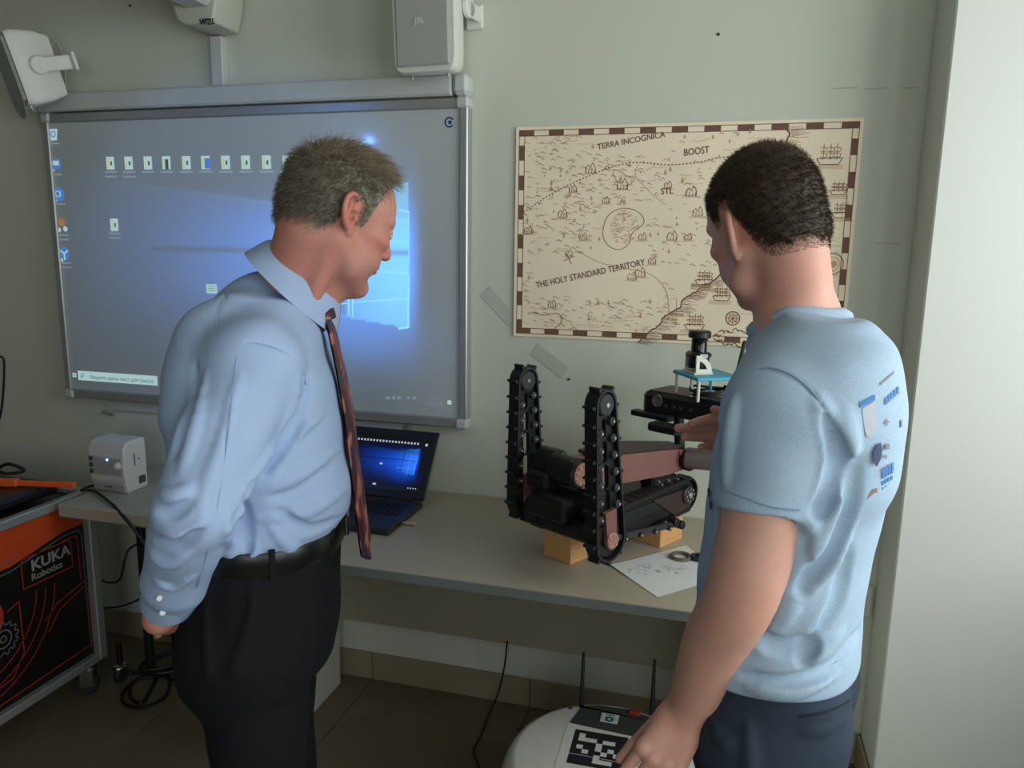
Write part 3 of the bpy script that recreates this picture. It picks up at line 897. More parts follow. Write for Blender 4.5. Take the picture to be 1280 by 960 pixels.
for a in (0.5, 2.1, 3.6, 5.2): FM.line(M1, (x, y+0.012), (x+0.018*math.cos(a), y+0.012+0.018*math.sin(a)), 0.002)
# small lake and the large round lake
FM.path(M2, [tuple(p) for p in bez([muv(*p) for p in ((766, 217), (771, 226), (782, 232), (791, 228), (793, 221), (784, 220), (775, 214), (768, 213), (766, 217))], 4)], 0.0016)
lake = bez([muv(*p) for p in ((778, 260), (792, 262), (803, 270), (804, 280), (790, 292), (786, 305), (774, 312), (762, 308), (754, 296), (756, 278), (764, 266), (778, 260))], 5)
FM.path(M1, [tuple(p) for p in lake], 0.0018)
lc = lake.mean(0)
for i in range(170):
    r_, a = rs.rand()**0.5*0.86, rs.rand()*6.28
    p = lc + np.array([math.cos(a)*0.052, math.sin(a)*0.058])*r_
    FM.line(M3, p, p+np.array([0.007, 0.0015]), 0.0016)
# dotted road
road = bez([muv(*p) for p in ((651, 268), (690, 242), (740, 218), (775, 206), (800, 203), (835, 206), (872, 203), (900, 197), (930, 196))], 14)
ds = np.concatenate([[0], np.cumsum(np.linalg.norm(np.diff(road, axis=0), axis=1))])
for t_ in np.arange(0, ds[-1], 0.0105):
    p = np.array([np.interp(t_, ds, road[:, k]) for k in (0, 1)]); p2 = np.array([np.interp(t_+0.005, ds, road[:, k]) for k in (0, 1)])
    if np.linalg.norm(p2-p) > 1e-4: FM.line(M1, p, p2, 0.0034)
FM.path(M3, [tuple(p) for p in bez([muv(*p) for p in ((722, 314), (750, 328), (785, 336), (815, 344), (832, 362), (836, 384), (836, 400))], 6)], 0.0022)
FM.path(M2, [tuple(p) for p in bez([muv(*p) for p in ((665, 390), (680, 394), (698, 392), (702, 402), (692, 412))], 6)], 0.0022)
FM.path(M3, [tuple(p) for p in bez([muv(*p) for p in ((798, 204), (795, 220), (815, 242), (832, 256))], 6)], 0.0016)
# ships, compass, sea creature
for px, py, s_ in ((868, 408, 0.030), (1037, 200, 0.034), (880, 352, 0.026), (1048, 240, 0.022), (1052, 268, 0.026), (902, 372, 0.026)):
    x, y = muv(px, py)
    FM.path(M1, [(x-s_, y+0.004), (x-s_*0.7, y-s_*0.35), (x+s_*0.7, y-s_*0.35), (x+s_, y+0.006), (x-s_, y+0.004)], 0.0022)
    for j in (-0.5, 0.05, 0.55):
        FM.line(M2, (x+j*s_, y), (x+j*s_, y+s_*1.3), 0.0018)
        for k in (0.2, 0.65): FM.path(M2, [(x+j*s_-0.008, y+s_*(k+0.4)), (x+j*s_+0.010, y+s_*(k+0.3)), (x+j*s_+0.006, y+s_*k), (x+j*s_-0.008, y+s_*(k+0.05))], 0.0018)
    for k in range(4): FM.line(M3, (x-s_*1.4, y-s_*0.4-k*0.003), (x+s_*(1.0+0.3*rs.rand()), y-s_*0.4-k*0.003), 0.0012)
x, y = muv(916, 398)
FM.ring(M1, (x, y), 0.020, 0.003, 18); FM.ring(M2, (x, y), 0.012, 0.002, 14)
for a in np.arange(8)*PI/4: FM.line(M2, (x, y), (x+0.017*math.cos(a), y+0.017*math.sin(a)), 0.002)
for k in range(26):
    a = k/26*PI*2; c_ = muv(918, 422) + np.array([0.062*math.cos(a), 0.022*math.sin(a)]); FM.path(M2 if k % 2 else M1, [c_, c_+np.array([0.010, 0.008*math.sin(k*2.1)]), c_+np.array([0.018, -0.004])], 0.0030)
x, y = muv(1040, 330); FM.ring(M2, (x, y), 0.030, 0.003, 20); FM.ring(M3, (x, y), 0.020, 0.002, 16); FM.disc(M3, (x+0.004, y), 0.010)
FM.line(M2, muv(845, 408), muv(846, 372), 0.0012); FM.line(M3, muv(925, 392), muv(1045, 398), 0.0014); FM.line(M3, muv(980, 305), muv(1060, 308), 0.0014)
for i in range(26):
    x, y = muv(905+rs.rand()*140, 300+rs.rand()*120); FM.line(M3, (x, y), (x+0.012, y+0.001), 0.0014)
FM.build('map_print', mp)
def mtext(s_, pa, pb, size, m, n=None):
    a_, b_ = muv(*pa), muv(*pb); d = nrm(b_-a_)
    me = text('t', s_, size, (0, 0, 0), (X, Z), m, False, bold=0.0002)
    co = np.empty(len(me.vertices)*3); me.vertices.foreach_get('co', co); co = co.reshape(-1, 3)
    k = np.linalg.norm(b_-a_)/max(co[:, 0].max(), 1e-6)
    u_ = a_[0] + co[:, 0]*k*d[0] - co[:, 2]*d[1]; v_ = a_[1] + co[:, 0]*k*d[1] + co[:, 2]*d[0]
    P3 = np.array([mpl(p, q_, 0.0011) for p, q_ in zip(u_, v_)])
    me.vertices.foreach_set('co', P3.ravel()); me.update(); link_mesh('map_lettering', me, mp)
mtext('TERRA INCOGNICA', (747, 187), (832, 171), 0.024, M1)
mtext('BOOST', (855, 195), (887, 191), 0.028, M1)
mtext('STL', (826, 243), (842, 242), 0.026, M1)
mtext('THE HOLY STANDARD TERRITORY', (671, 360), (807, 331), 0.027, M1)
mtext('#include', (864, 358), (888, 360), 0.016, M2)
# ------------------------------------------------------------------ desks
LAM = mat('desk_laminate', rgb(176, 166, 146), 0.42, var=0.03, scale=14, stretch=(1, 6, 1), spec=0.45)
EDGE = mat('desk_edge', rgb(120, 126, 124), 0.5)
PANELM = mat('desk_panel', rgb(152, 145, 124), 0.6, var=0.03, scale=10)
LEGM = mat('desk_leg', rgb(190, 190, 178), 0.6, var=0.02)
DX0, DX1, DY0 = -1.30, 0.22, -0.662
dk = empty('desk', ((DX0+DX1)/2, -0.33, 0)); do = np.array([(DX0+DX1)/2, -0.33, 0])
tag(dk, 'long beige desk with a grey front edge carrying the tracked robot', 'desk')
MB().box(np.array([(DX0+DX1)/2, (DY0-0.004)/2, 0.7375])-do, (DX1-DX0, -DY0-0.008, 0.025), ch=0.002).build('desktop', LAM, dk)
MB().box(np.array([(DX0+DX1)/2, DY0-0.001, 0.7375])-do, (DX1-DX0, 0.004, 0.0255), ch=0.001).build('edge_strip', EDGE, dk)
MB().box(np.array([(DX0+DX1)/2, -0.10, 0.50])-do, (DX1-DX0-0.09, 0.018, 0.440), ch=0.001).build('back_panel', PANELM, dk)
for xx in (DX0+0.015, DX1-0.03): MB().box(np.array([xx, -0.32, 0.3625])-do, (0.025, 0.50, 0.725), ch=0.0015).build('leg', LEGM, dk)
sd = empty('side_table', (-1.68, -0.26, 0)); so_ = np.array([-1.68, -0.26, 0])
tag(sd, 'small pale grey table with a thick edge under the white control box', 'table')
SIDEM = mat('side_laminate', rgb(168, 166, 152), 0.5, var=0.02)
MB().box(np.array([-1.678, -0.260, 0.7275])-so_, (0.70, 0.49, 0.045), ch=0.005).build('tabletop', SIDEM, sd)
TLEG = mat('dark_table_leg', rgb(40, 42, 42), 0.5, 0.3)
for xx in (-1.99, -1.37):
    for yy in (-0.20, -0.06): MB().box(np.array([xx, yy, 0.3535])-so_, (0.026, 0.026, 0.705), ch=0.003).build('leg', TLEG, sd)
# ------------------------------------------------------------------ control box with a blue light
cbx = empty('control_box', (-1.955, -0.31, 0.75)); co_ = np.array([-1.955, -0.31, 0.75])
tag(cbx, 'white control box with volume knob and blue light on the side table', 'control box')
BOXW = mat('box_plastic', rgb(206, 206, 204), 0.4, var=0.02); BOXG = mat('box_panel', rgb(168, 168, 168), 0.45)
bxl, bxr, byf, byb = -0.078, 0.070, -0.052, 0.050
prof = [(byf+0.014, 0.0), (byf+0.002, 0.042), (byf, 0.05), (byf, 0.150), (byf+0.012, 0.170), (byf+0.03, 0.176), (byb-0.006, 0.176), (byb, 0.170), (byb, 0.0)]
mb = MB(); n = len(prof)
xs = [bxl, bxl+0.006, bxr-0.006, bxr]; G = []
for k, xx in enumerate(xs):
    sh = 0.006 if k in (0, 3) else 0
    cy, cz_ = (byf+byb)/2, 0.088
    G.append([(xx, cy+(y-cy)*(1-sh/0.05), cz_+(z-cz_)*(1-sh/0.088)) for y, z in prof])
G = np.array(G); mb.grid(np.concatenate([G, G[:, :1]], 1))
mb.add(G[0], [tuple(range(n))]); mb.add(G[-1], [tuple(range(n))[::-1]])
mb.build('case', BOXW, cbx, 40)
MB().box((0.0, byf-0.0015, 0.092), (0.124, 0.006, 0.060), ch=0.002).build('front_panel', BOXG, cbx)
MB().box((0.0, byf+0.0035, 0.022), (0.128, 0.010, 0.032), [X, nrm([0, 1, 0.27]), nrm([0, -0.27, 1])], 0.002).build('lower_panel', BOXG, cbx)
MB().lathe((0.046, byf-0.004, 0.098), (X, Z, -Y), [(0, 0.013), (0.008, 0.0125), (0.014, 0.009), (0.016, 0.004)], 24).build('volume_knob', BOXW, cbx)
for i in range(3):
    MB().box((-0.062, byf-0.003, 0.072+i*0.022), (0.016, 0.010, 0.015), ch=0.002).build('jack_socket', mat('socket_dark', rgb(70, 72, 76), 0.5) if i == 0 else MATS['socket_dark'], cbx)
LED = mat('blue_led', rgb(60, 120, 255), 0.3, emit=(0.10, 0.30, 1.0, 1), estr=7)
MB().sph((0.004, byf-0.004, 0.116), 0.0042, 12, 8).build('status_light', LED, cbx)
MB().box((bxr, -0.008, 0.110), (0.003, 0.004, 0.045), ch=0.0005).build('card_slot', MATS['socket_dark'], cbx)
MB().cyl((bxr-0.001, 0.012, 0.108), (bxr+0.0015, 0.012, 0.108), 0.003, seg=10).build('reset_hole', MATS['socket_dark'], cbx)
for i in range(2): MB().box((bxr, 0.012+0.016*i, 0.034), (0.006, 0.013, 0.026), ch=0.001).build('port', MATS['socket_dark'], cbx)
MB().box((0.0, byf-0.001, 0.022), (0.03, 0.006, 0.003), [X, nrm([0, 1, 0.27]), nrm([0, -0.27, 1])]).build('name_strip', MATS['socket_dark'], cbx)

# ------------------------------------------------------------------ laptop
lp = empty('laptop', (-1.088, -0.185, 0.75)); lo2 = np.array([-1.088, -0.185, 0.75])
tag(lp, 'open black laptop with a glowing blue desktop on its screen', 'laptop')
BLK = mat('black_plastic', rgb(26, 27, 30), 0.42, var=0.08, scale=40); KEYM = mat('key_black', rgb(20, 20, 22), 0.5); DECK = mat('laptop_deck', rgb(44, 46, 50), 0.4, 0.2)
LW, LD = 0.378, 0.262
MB().box((0, -LD/2+0.006, 0.010), (LW, LD, 0.018), ch=0.004).build('base', DECK, lp)
kb = MB()
for r_ in range(6):
    n_ = 15
    for c_ in range(n_):
        w_ = (LW-0.05)/n_
        kb.box((-(LW-0.05)/2+(c_+0.5)*w_, -0.040-r_*0.0185, 0.0200), (w_-0.0035, 0.0155, 0.003), ch=0.0008)
tag(kb.build('keys', KEYM, lp), kind='stuff')
MB().box((-0.02, -0.208, 0.0192), (0.105, 0.070, 0.0008), ch=0.0003).build('touchpad', BLK, lp)
for xx in (-0.13, 0.13): MB().cyl((xx-0.025, 0.006, 0.020), (xx+0.025, 0.006, 0.020), 0.006, seg=12).build('hinge', BLK, lp)
la = math.radians(37); lu = np.array([0, math.sin(la), math.cos(la)]); ln_ = np.array([0, -math.cos(la), math.sin(la)])
lidH = 0.243
lc_ = np.array([0, 0.012, 0.020])
MB().box(lc_+lu*lidH/2-ln_*0.004, (LW, lidH, 0.007), [X, lu, ln_], 0.003).build('lid', BLK, lp)
SCRL = mat('laptop_screen', (0.004, 0.004, 0.006, 1), 0.15, attr=None)
sw, sh_ = 0.345, 0.196
s0 = lc_ - X*sw/2 + lu*0.026 + ln_*0.0002
DISP = bpy.data.materials.new('laptop_display'); DISP.use_nodes = True
b_ = DISP.node_tree.nodes['Principled BSDF']; at = DISP.node_tree.nodes.new('ShaderNodeAttribute'); at.attribute_name = 'Col'
b_.inputs['Base Color'].default_value = (0.004, 0.004, 0.006, 1); b_.inputs['Roughness'].default_value = 0.25
DISP.node_tree.links.new(at.outputs['Color'], b_.inputs['Emission Color']); b_.inputs['Emission Strength'].default_value = 1.0
kk = sw/bW
UU, VV = np.meshgrid(np.linspace(0, sw, 120), np.linspace(0, sh_, 70), indexing='ij')
cc = wallpaper(UU*1.0, VV*(bH*kk/sh_), kk); cc = np.clip(cc-0.02, 0, None)*np.array([0.35, 0.42, 0.85])+0.001
mb = MB(); mb.grid(s0 + UU[..., None]*X + VV[..., None]*lu); mb.build('screen', DISP, lp, 0, cc.reshape(-1, 3))
FLp = Flat(lambda x, y, dz=0.0: s0 + X*x + lu*y + ln_*(0.0004+dz))
LI = emat('laptop_icon', (215, 225, 235), 0.55); LL = emat('laptop_line', (110, 190, 255), 0.55)
for i in range(22): FLp.rect(LI, 0.05+i*0.0115, sh_-0.030, 0.0062, 0.007)
FLp.rect(LI, 0.322, sh_-0.033, 0.008, 0.009); FLp.rect(LI, 0.176, 0.085, 0.010, 0.006); FLp.rect(LI, 0.17, 0.012, 0.012, 0.006)
for i in range(4): FLp.rect(LI, 0.295+i*0.009, 0.010, 0.004, 0.004)
FLp.line(LL, (0.281, 0.052), (0.281, 0.128), 0.0012); FLp.line(LL, (0.305, 0.125), (0.305, 0.058), 0.0014); FLp.line(LL, (0.24, 0.078), (0.306, 0.080), 0.0012); FLp.line(LL, (0.262, 0.112), (0.306, 0.108), 0.001)
FLp.build('desktop_icons', lp)
us = empty('usb_stick', (0, 0, 0)); ub = on(513, 654, 2, 0.757); us.location = tuple(ub)
tag(us, 'small pale memory stick lying on the desk beside the laptop', 'memory stick')
MB().box((0, 0, 0), (0.034, 0.014, 0.007), ch=0.002).build('body', mat('stick_beige', rgb(190, 172, 150), 0.4), us); MB().box((-0.022, 0, 0), (0.013, 0.011, 0.0045), ch=0.001).build('plug', ALU, us)

# ------------------------------------------------------------------ orange and black show crate on castors
cr = empty('display_crate', (-2.42, -0.75, 0)); cro = np.array([-2.42, -0.75, 0])
tag(cr, 'black and orange printed flight case on castors beside the side table', 'crate')
CXR, CXL, CYB, CYF, CZ0, CZ1 = -2.062, -2.78, -0.352, -1.15, 0.125, 0.742
CBLK = mat('crate_black', rgb(20, 18, 19), 0.4, var=0.06); CORG = mat('crate_orange', rgb(200, 72, 30), 0.45, var=0.05); CRED = mat('crate_red', rgb(176, 52, 40), 0.45); CGREY = mat('crate_grey', rgb(104, 112, 116), 0.5); CWHT = mat('crate_lettering', rgb(150, 150, 150), 0.5)
MB().box(np.array([(CXL+CXR)/2, (CYB+CYF)/2, (CZ0+CZ1)/2])-cro, (CXR-CXL-0.02, CYB-CYF-0.02, CZ1-CZ0-0.02)).build('body', CBLK, cr)
for yy in (CYB, CYF):
    for xx in (CXL, CXR): MB().box(np.array([xx, yy, (CZ0+CZ1)/2])-cro, (0.034, 0.034, CZ1-CZ0), ch=0.004).build('corner_post', ALU, cr)
    for zz in (CZ0+0.012, CZ1-0.008): MB().box(np.array([(CXL+CXR)/2, yy, zz])-cro, (CXR-CXL-0.034, 0.030, 0.030), ch=0.004).build('edge_rail', ALU, cr)
for xx in (CXL, CXR):
    for zz in (CZ0+0.012, CZ1-0.008): MB().box(np.array([xx, (CYB+CYF)/2, zz])-cro, (0.030, CYB-CYF-0.034, 0.030), ch=0.004).build('edge_rail', ALU, cr)
FC = Flat(lambda x, y, dz=0.0: np.array([CXR-0.0085+dz, CYB-x, y])-cro)      # x runs from the back corner towards the room
pz0, pz1 = CZ0+0.03, CZ1-0.026
FC.poly(CORG, [(0.018, pz1), (0.018, pz1-0.085), (0.10, pz1-0.085), (0.30, pz1-0.125), (0.78, pz1-0.125), (0.78, pz1)], 0.0006)
def rpath(m, pts, t): FC.path(m, pts, t, 0.0009)
rpath(CGREY, [(0.030, 0.18), (0.030, pz1-0.115), (0.045, pz1-0.100), (0.11, pz1-0.100), (0.30, pz1-0.140), (0.78, pz1-0.140)], 0.004)
rpath(CRED, [(0.048, 0.44), (0.048, pz1-0.125), (0.06, pz1-0.115), (0.11, pz1-0.115)], 0.004)
rpath(CRED, [(0.075, 0.585), (0.075, 0.500), (0.265, 0.500), (0.265, 0.585), (0.255, 0.597), (0.085, 0.597), (0.075, 0.585)], 0.004)
for k in range(3):
    r_ = 0.24+0.035*k
    rpath(CRED, [(0.46-r_*math.cos(a), 0.50-r_*math.sin(a)) for a in np.linspace(0.1, 1.75, 14)], 0.0035)
rpath(CRED, [(0.028, 0.43), (0.15, 0.40), (0.20, 0.36)], 0.004); rpath(CRED, [(0.022, 0.40), (0.022, 0.19), (0.5, 0.165), (0.78, 0.165)], 0.004); rpath(CRED, [(0.040, 0.41), (0.14, 0.375), (0.19, 0.32)], 0.0035)
rpath(CGREY, [(0.27, 0.62), (0.42, 0.60), (0.60, 0.60)], 0.003); rpath(CRED, [(0.285, 0.47), (0.285, 0.30), (0.33, 0.235), (0.55, 0.20)], 0.004); rpath(CRED, [(0.285, 0.47), (0.33, 0.455)], 0.004)
for r_, m in ((0.075, CRED), (0.055, CBLK), (0.040, CRED), (0.022, CORG)): FC.disc(m, (0.415, 0.455), r_, 28, 0.0008+0.0003*(0.08-r_)*30)
def gear(c, r, n):
    pts = []
    for i in range(n*4):
        a = 2*PI*i/(n*4); rr = r*(1.16 if i % 4 in (1, 2) else 0.94); pts.append((c[0]+rr*math.cos(a), c[1]+rr*math.sin(a)))
    rpath(CGREY, pts+[pts[0]], 0.004); FC.ring(CGREY, c, r*0.60, 0.005, 20, 0.0009); FC.ring(CGREY, c, r*0.22, 0.005, 12, 0.0009)
gear((0.350, 0.375), 0.046, 13); gear((0.455, 0.345), 0.036, 11)
FC.build('printed_panel', cr)
text('lettering', 'KUKA', 0.050, np.array([CXR-0.0072, CYB-0.232, 0.547])-cro, (Y, Z), CWHT, cr, 0.0002, bold=0.0016, sx=1.12)
text('lettering', 'Robotics', 0.032, np.array([CXR-0.0072, CYB-0.235, 0.515])-cro, (Y, Z), CWHT, cr, 0.0002, bold=0.0006, sx=1.05)
RUB = mat('castor_rubber', rgb(40, 40, 42), 0.6); CHR = mat('chrome', rgb(190, 190, 192), 0.18, 1.0)
for xx, yy, an in ((CXR-0.022, CYB-0.030, 0.5), (CXR-0.05, CYF+0.06, 0.2), (CXL+0.05, CYB-0.06, 0), (CXL+0.05, CYF+0.06, 0)):
    d = np.array([math.cos(an), math.sin(an), 0]); n_ = np.array([-d[1], d[0], 0]); c = np.array([xx, yy, 0.0])-cro
    cs = MB(); cs.cyl(c+UP*0.100, c+UP*0.112, 0.030, seg=20)
    for s_ in (-1, 1): cs.box(c+n_*s_*0.020+UP*0.070-d*0.008, (0.045, 0.003, 0.07), [d, n_, UP], 0.001)
    cs.sph(c+UP*0.094, 0.020, 14, 8)
    o = cs.build('castor', CHR, cr)
    MB().cyl(c+UP*0.040-n_*0.016-d*0.014, c+UP*0.040+n_*0.016-d*0.014, 0.040, seg=28, bev=0.006).build('wheel', RUB, o)
# black tool with an orange strip on the crate
tl_ = empty('robot_tool', (-2.34, -0.62, CZ1+0.008)); tlo = np.array([-2.34, -0.62, CZ1+0.008])
tag(tl_, 'flat black tool with a bright orange bar lying on top of the crate', 'tool')
a_, b_ = on(2, 612, 2, CZ1+0.05), on(96, 607, 2, CZ1+0.03)
MB().box(np.array([-2.40, -0.62, CZ1+0.028])-tlo, (0.58, 0.42, 0.040), ch=0.012).build('base', CBLK, tl_)
oa, ob = on(-10, 603, 2, CZ1+0.058), on(94, 606, 2, CZ1+0.058); dd = nrm(ob-oa)
MB().box((oa+ob)/2-tlo, (np.linalg.norm(ob-oa), 0.016, 0.018), [dd, np.cross(UP, dd), UP], 0.003).build('bar', mat('bright_orange', rgb(232, 96, 44), 0.4), tl_)
oc = on(10, 603, 2, CZ1+0.060); MB().box(oc-tlo, (0.07, 0.026, 0.026), [dd, np.cross(UP, dd), UP], 0.005).build('grip', MATS['bright_orange'], tl_)
# ------------------------------------------------------------------ second base under the side table and the loose cables
CABM = mat('black_cable', rgb(16, 16, 17), 0.5)
def cable(pts, r, lab, cat='cable', m=None, n=10):
    o = MB().tube(bez(pts, n), r, 8).build('cable', m or CABM); tag(o, lab, cat); return o
tm_ = lambda px, py, d: P(px, py, d)
b0 = co_ + np.array([-0.05, 0.052, 0.03])
cable([co_+np.array([-0.045, 0.058, 0.03]), co_+np.array([-0.092, 0.055, 0.006]), on(102, 612, 2, 0.757), on(118, 614, 2, 0.758), on(140, 630, 2, 0.757), on(156, 648, 1, -0.515), on(172, 668, 1, -0.52), on(192, 700, 1, -0.50), on(200, 740, 1, -0.42), on(190, 790, 1, -0.36)], 0.0045, 'black cable running over the edge of the side table from the control box')
cable([on(122, 722, 1, -0.30), on(135, 728, 1, -0.34), on(150, 724, 1, -0.36), on(156, 700, 1, -0.36), on(162, 686, 1, -0.34), on(180, 676, 1, -0.30)], 0.004, 'black cable loop hanging beneath the side table')
cable([on(128, 760, 1, -0.22), on(150, 758, 1, -0.24), on(172, 750, 1, -0.26), on(185, 740, 1, -0.26)], 0.0035, 'thin dark cable sagging low beneath the side table')
cable([on(0, 445, 1, -0.004), on(5, 452, 1, -0.004), on(4, 490, 1, -0.005), on(0, 520, 1, -0.005), on(-12, 560, 1, -0.006)], 0.004, 'black cable on the wall at the left edge of the view')
cable([on(-6, 588, 2, CZ1+0.03), on(10, 580, 2, CZ1+0.07), on(30, 588, 2, CZ1+0.045), on(8, 592, 2, CZ1+0.06), on(-8, 586, 2, CZ1+0.07)], 0.006, 'short black cable curled on top of the crate')
g = lambda px, py, z=0.008: on(px, py, 2, z)
cable([g(236, 838), g(215, 835), g(185, 842), g(160, 858), g(152, 872), g(160, 882), g(180, 884), g(205, 872), g(212, 855), g(208, 842), g(198, 845), g(188, 862), g(178, 878), g(165, 874), g(162, 860), g(175, 848), g(205, 846), g(225, 852), g(240, 842)], 0.0055, 'long black cable coiled in loops on the floor tiles by the crate', n=8)
cable([g(165, 842), g(185, 838, 0.02), g(210, 834, 0.02), g(232, 824, 0.02), g(225, 815), g(200, 820), g(176, 832), g(190, 842, 0.02), g(222, 838, 0.02), g(240, 830)], 0.007, 'thick bundle of black cable on the floor behind the older man', n=8)
cable([on(634, 802, 1, -0.118), on(632, 822, 1, -0.07), on(628, 846, 1, -0.035), on(622, 868, 1, -0.025), g(612, 892), g(602, 918), g(592, 938), g(596, 952), g(606, 975)], 0.003, 'thin black cable hanging from the desk and trailing across the floor')
# a castor stand showing past the crate corner
q0 = on(152, 852, 2, 0.0)
sb = empty('castor_stand', (q0[0], q0[1], 0.0)); tag(sb, 'chrome castor on a dark post standing on the tiles beside the crate corner', 'castor')
w_ = MB().cyl((-0.012, 0, 0.030), (0.012, 0, 0.030), 0.030, seg=24, bev=0.005).build('wheel', RUB, sb)
MB().sph((0, 0, 0.060), (0.024, 0.030, 0.014), 16, 10).build('fork', CHR, w_)
MB().cyl((0, 0, 0.066), (0, 0, 0.15), 0.010, seg=14, bev=0.002).build('post', CBLK, sb)

# ------------------------------------------------------------------ papers, rings
PAP = mat('white_paper', rgb(222, 224, 222), 0.8, var=0.015)
pc = [on(763, 707, 2, 0.7505), on(822, 747, 2, 0.7505), on(905, 722, 2, 0.7505), on(858, 682, 2, 0.7505)]
pa = empty('paper_sheet', tuple((pc[0]+pc[2])/2)); pao = (pc[0]+pc[2])/2
tag(pa, 'white paper sheet with faint grey print lying on the desk by the robot', 'paper')
G = []
for u in np.linspace(0, 1, 13):
    row = []
    for v in np.linspace(0, 1, 13):
        q_ = (pc[0]*(1-u)+pc[1]*u)*(1-v) + (pc[3]*(1-u)+pc[2]*u)*v
        row.append(q_ + UP*(0.0006+0.004*max(0, 0.25-v)*max(0, 0.6-u)*4) - pao)
    G.append(row)
G = np.array(G); mb = MB(); mb.grid(G); mb.grid(G+np.array([0, 0, 0.0004]), flip=True); mb.build('sheet', PAP, pa, 60)
FP = Flat(lambda x, y, dz=0.0: (pc[0]*(1-x)+pc[1]*x)*(1-y) + (pc[3]*(1-x)+pc[2]*x)*y + UP*(0.0016+0.004*max(0, 0.25-y)*max(0, 0.6-x)*4) - pao)
PRN = mat('grey_print', rgb(176, 178, 182), 0.8)
for i in range(46):
    x_, y_ = (0.15+0.3*rs.rand(), 0.12+0.25*rs.rand()) if i < 26 else (0.35+0.25*rs.rand(), 0.5+0.2*rs.rand())
    FP.line(PRN, (x_, y_), (x_+0.10*rs.rand(), y_+0.05*rs.normal()), 0.006)
FP.build('faint_print', pa)
def ringobj(c, r, t, h, m, lab):
    o = MB().lathe(c, (X, Y, Z), [(0, r-t), (0, r), (h*0.8, r), (h, r-0.002), (h, r-t+0.002), (h*0.8, r-t), (0, r-t)], 36, caps=False).build('metal_ring', m)
    o.location = (0, 0, 0); tag(o, lab, 'ring'); return o
STEELD = mat('grey_steel', rgb(120, 116, 106), 0.4, 0.6)
c = on(851, 697, 2, 0.7525); ringobj(c, 0.030, 0.009, 0.008, STEELD, 'flat grey metal ring lying on the paper sheet')
c = on(872, 699, 2, 0.7525); ringobj(c, 0.020, 0.008, 0.012, mat('dark_steel', rgb(52, 56, 64), 0.4, 0.5), 'darker small ring on the paper half hidden by the younger man')

# ------------------------------------------------------------------ wooden blocks carrying the robot
WOOD = mat('pine_block', rgb(208, 158, 104), 0.55, var=0.12, scale=24, stretch=(1.5, 1.5, 9), bump=0.05)
for (cx, cy, an, bh, bs, lab) in ((-0.379, -0.4275, 60, 0.0925, (0.070, 0.098), 'pine wood block under the front end of the tracked robot'), (-0.148, -0.221, 60, 0.0845, (0.110, 0.095), 'pine wood block under the rear end of the tracked robot')):
    o = MB().box((0, 0, bh/2), (bs[0], bs[1], bh), ch=0.0015).build('wood_block', WOOD); o.location = (cx, cy, 0.75); o.rotation_euler = (0, 0, math.radians(an)); tag(o, lab, 'block')

# ------------------------------------------------------------------ the tracked robot
RA = math.radians(60)
RO = np.array([-0.376, -0.480, 0.75])
Am = np.array([math.cos(RA), math.sin(RA), 0]); Bm = np.array([-math.sin(RA), math.cos(RA), 0])
RM = np.array([Am, Bm, UP])
rb = empty('tracked_robot', tuple(RO), RA)
tag(rb, 'black tracked robot with two raised flipper tracks and a red-brown arm on wood blocks', 'robot')
def rl(px, py, axis, val):
    """robot coordinates (along, across, up) of a sight line met by a plane of the robot"""
    d = RM @ ray(px, py); o = RM @ (CAM-RO); t = (val-o[axis])/d[axis]; return o+t*d
RBLK = mat('robot_black', rgb(30, 30, 32), 0.38, 0.25, var=0.1, scale=20); RRUB = mat('track_rubber', rgb(22, 23, 24), 0.55, var=0.1, scale=60); RGRY = mat('robot_grey', rgb(58, 59, 62), 0.4, 0.3)
RRED = mat('red_anodised', rgb(142, 98, 92), 0.4, 0.3, var=0.08, scale=16); RCOP = mat('copper_anodised', rgb(186, 134, 122), 0.35, 0.5); BOLT = mat('bright_bolt', rgb(225, 225, 222), 0.2, 0.9); RBRN = mat('dark_brown_plate', rgb(60, 48, 44), 0.42, 0.2)
def belt_path(a, ra, b, rb_, n=20):
    """outline of a belt round two wheels in the (along, up) plane"""
    a = np.array(a, float); b = np.array(b, float); d = b-a; L = np.hypot(*d); th = math.atan2(d[1], d[0]); al = math.acos((ra-rb_)/L)
    p = [a+ra*np.array([math.cos(t), math.sin(t)]) for t in np.linspace(th+al, th+2*PI-al, n)]
    p += [b+rb_*np.array([math.cos(t), math.sin(t)]) for t in np.linspace(th-al, th+al, n)]
    return np.array(p)
def resample(p, step):
    q = np.vstack([p, p[:1]]); s = np.concatenate([[0], np.cumsum(np.linalg.norm(np.diff(q, axis=0), axis=1))])
    n = int(s[-1]/step); t = np.arange(n)*s[-1]/n
    return np.stack([np.interp(t, s, q[:, 0]), np.interp(t, s, q[:, 1])], 1), s[-1]/n
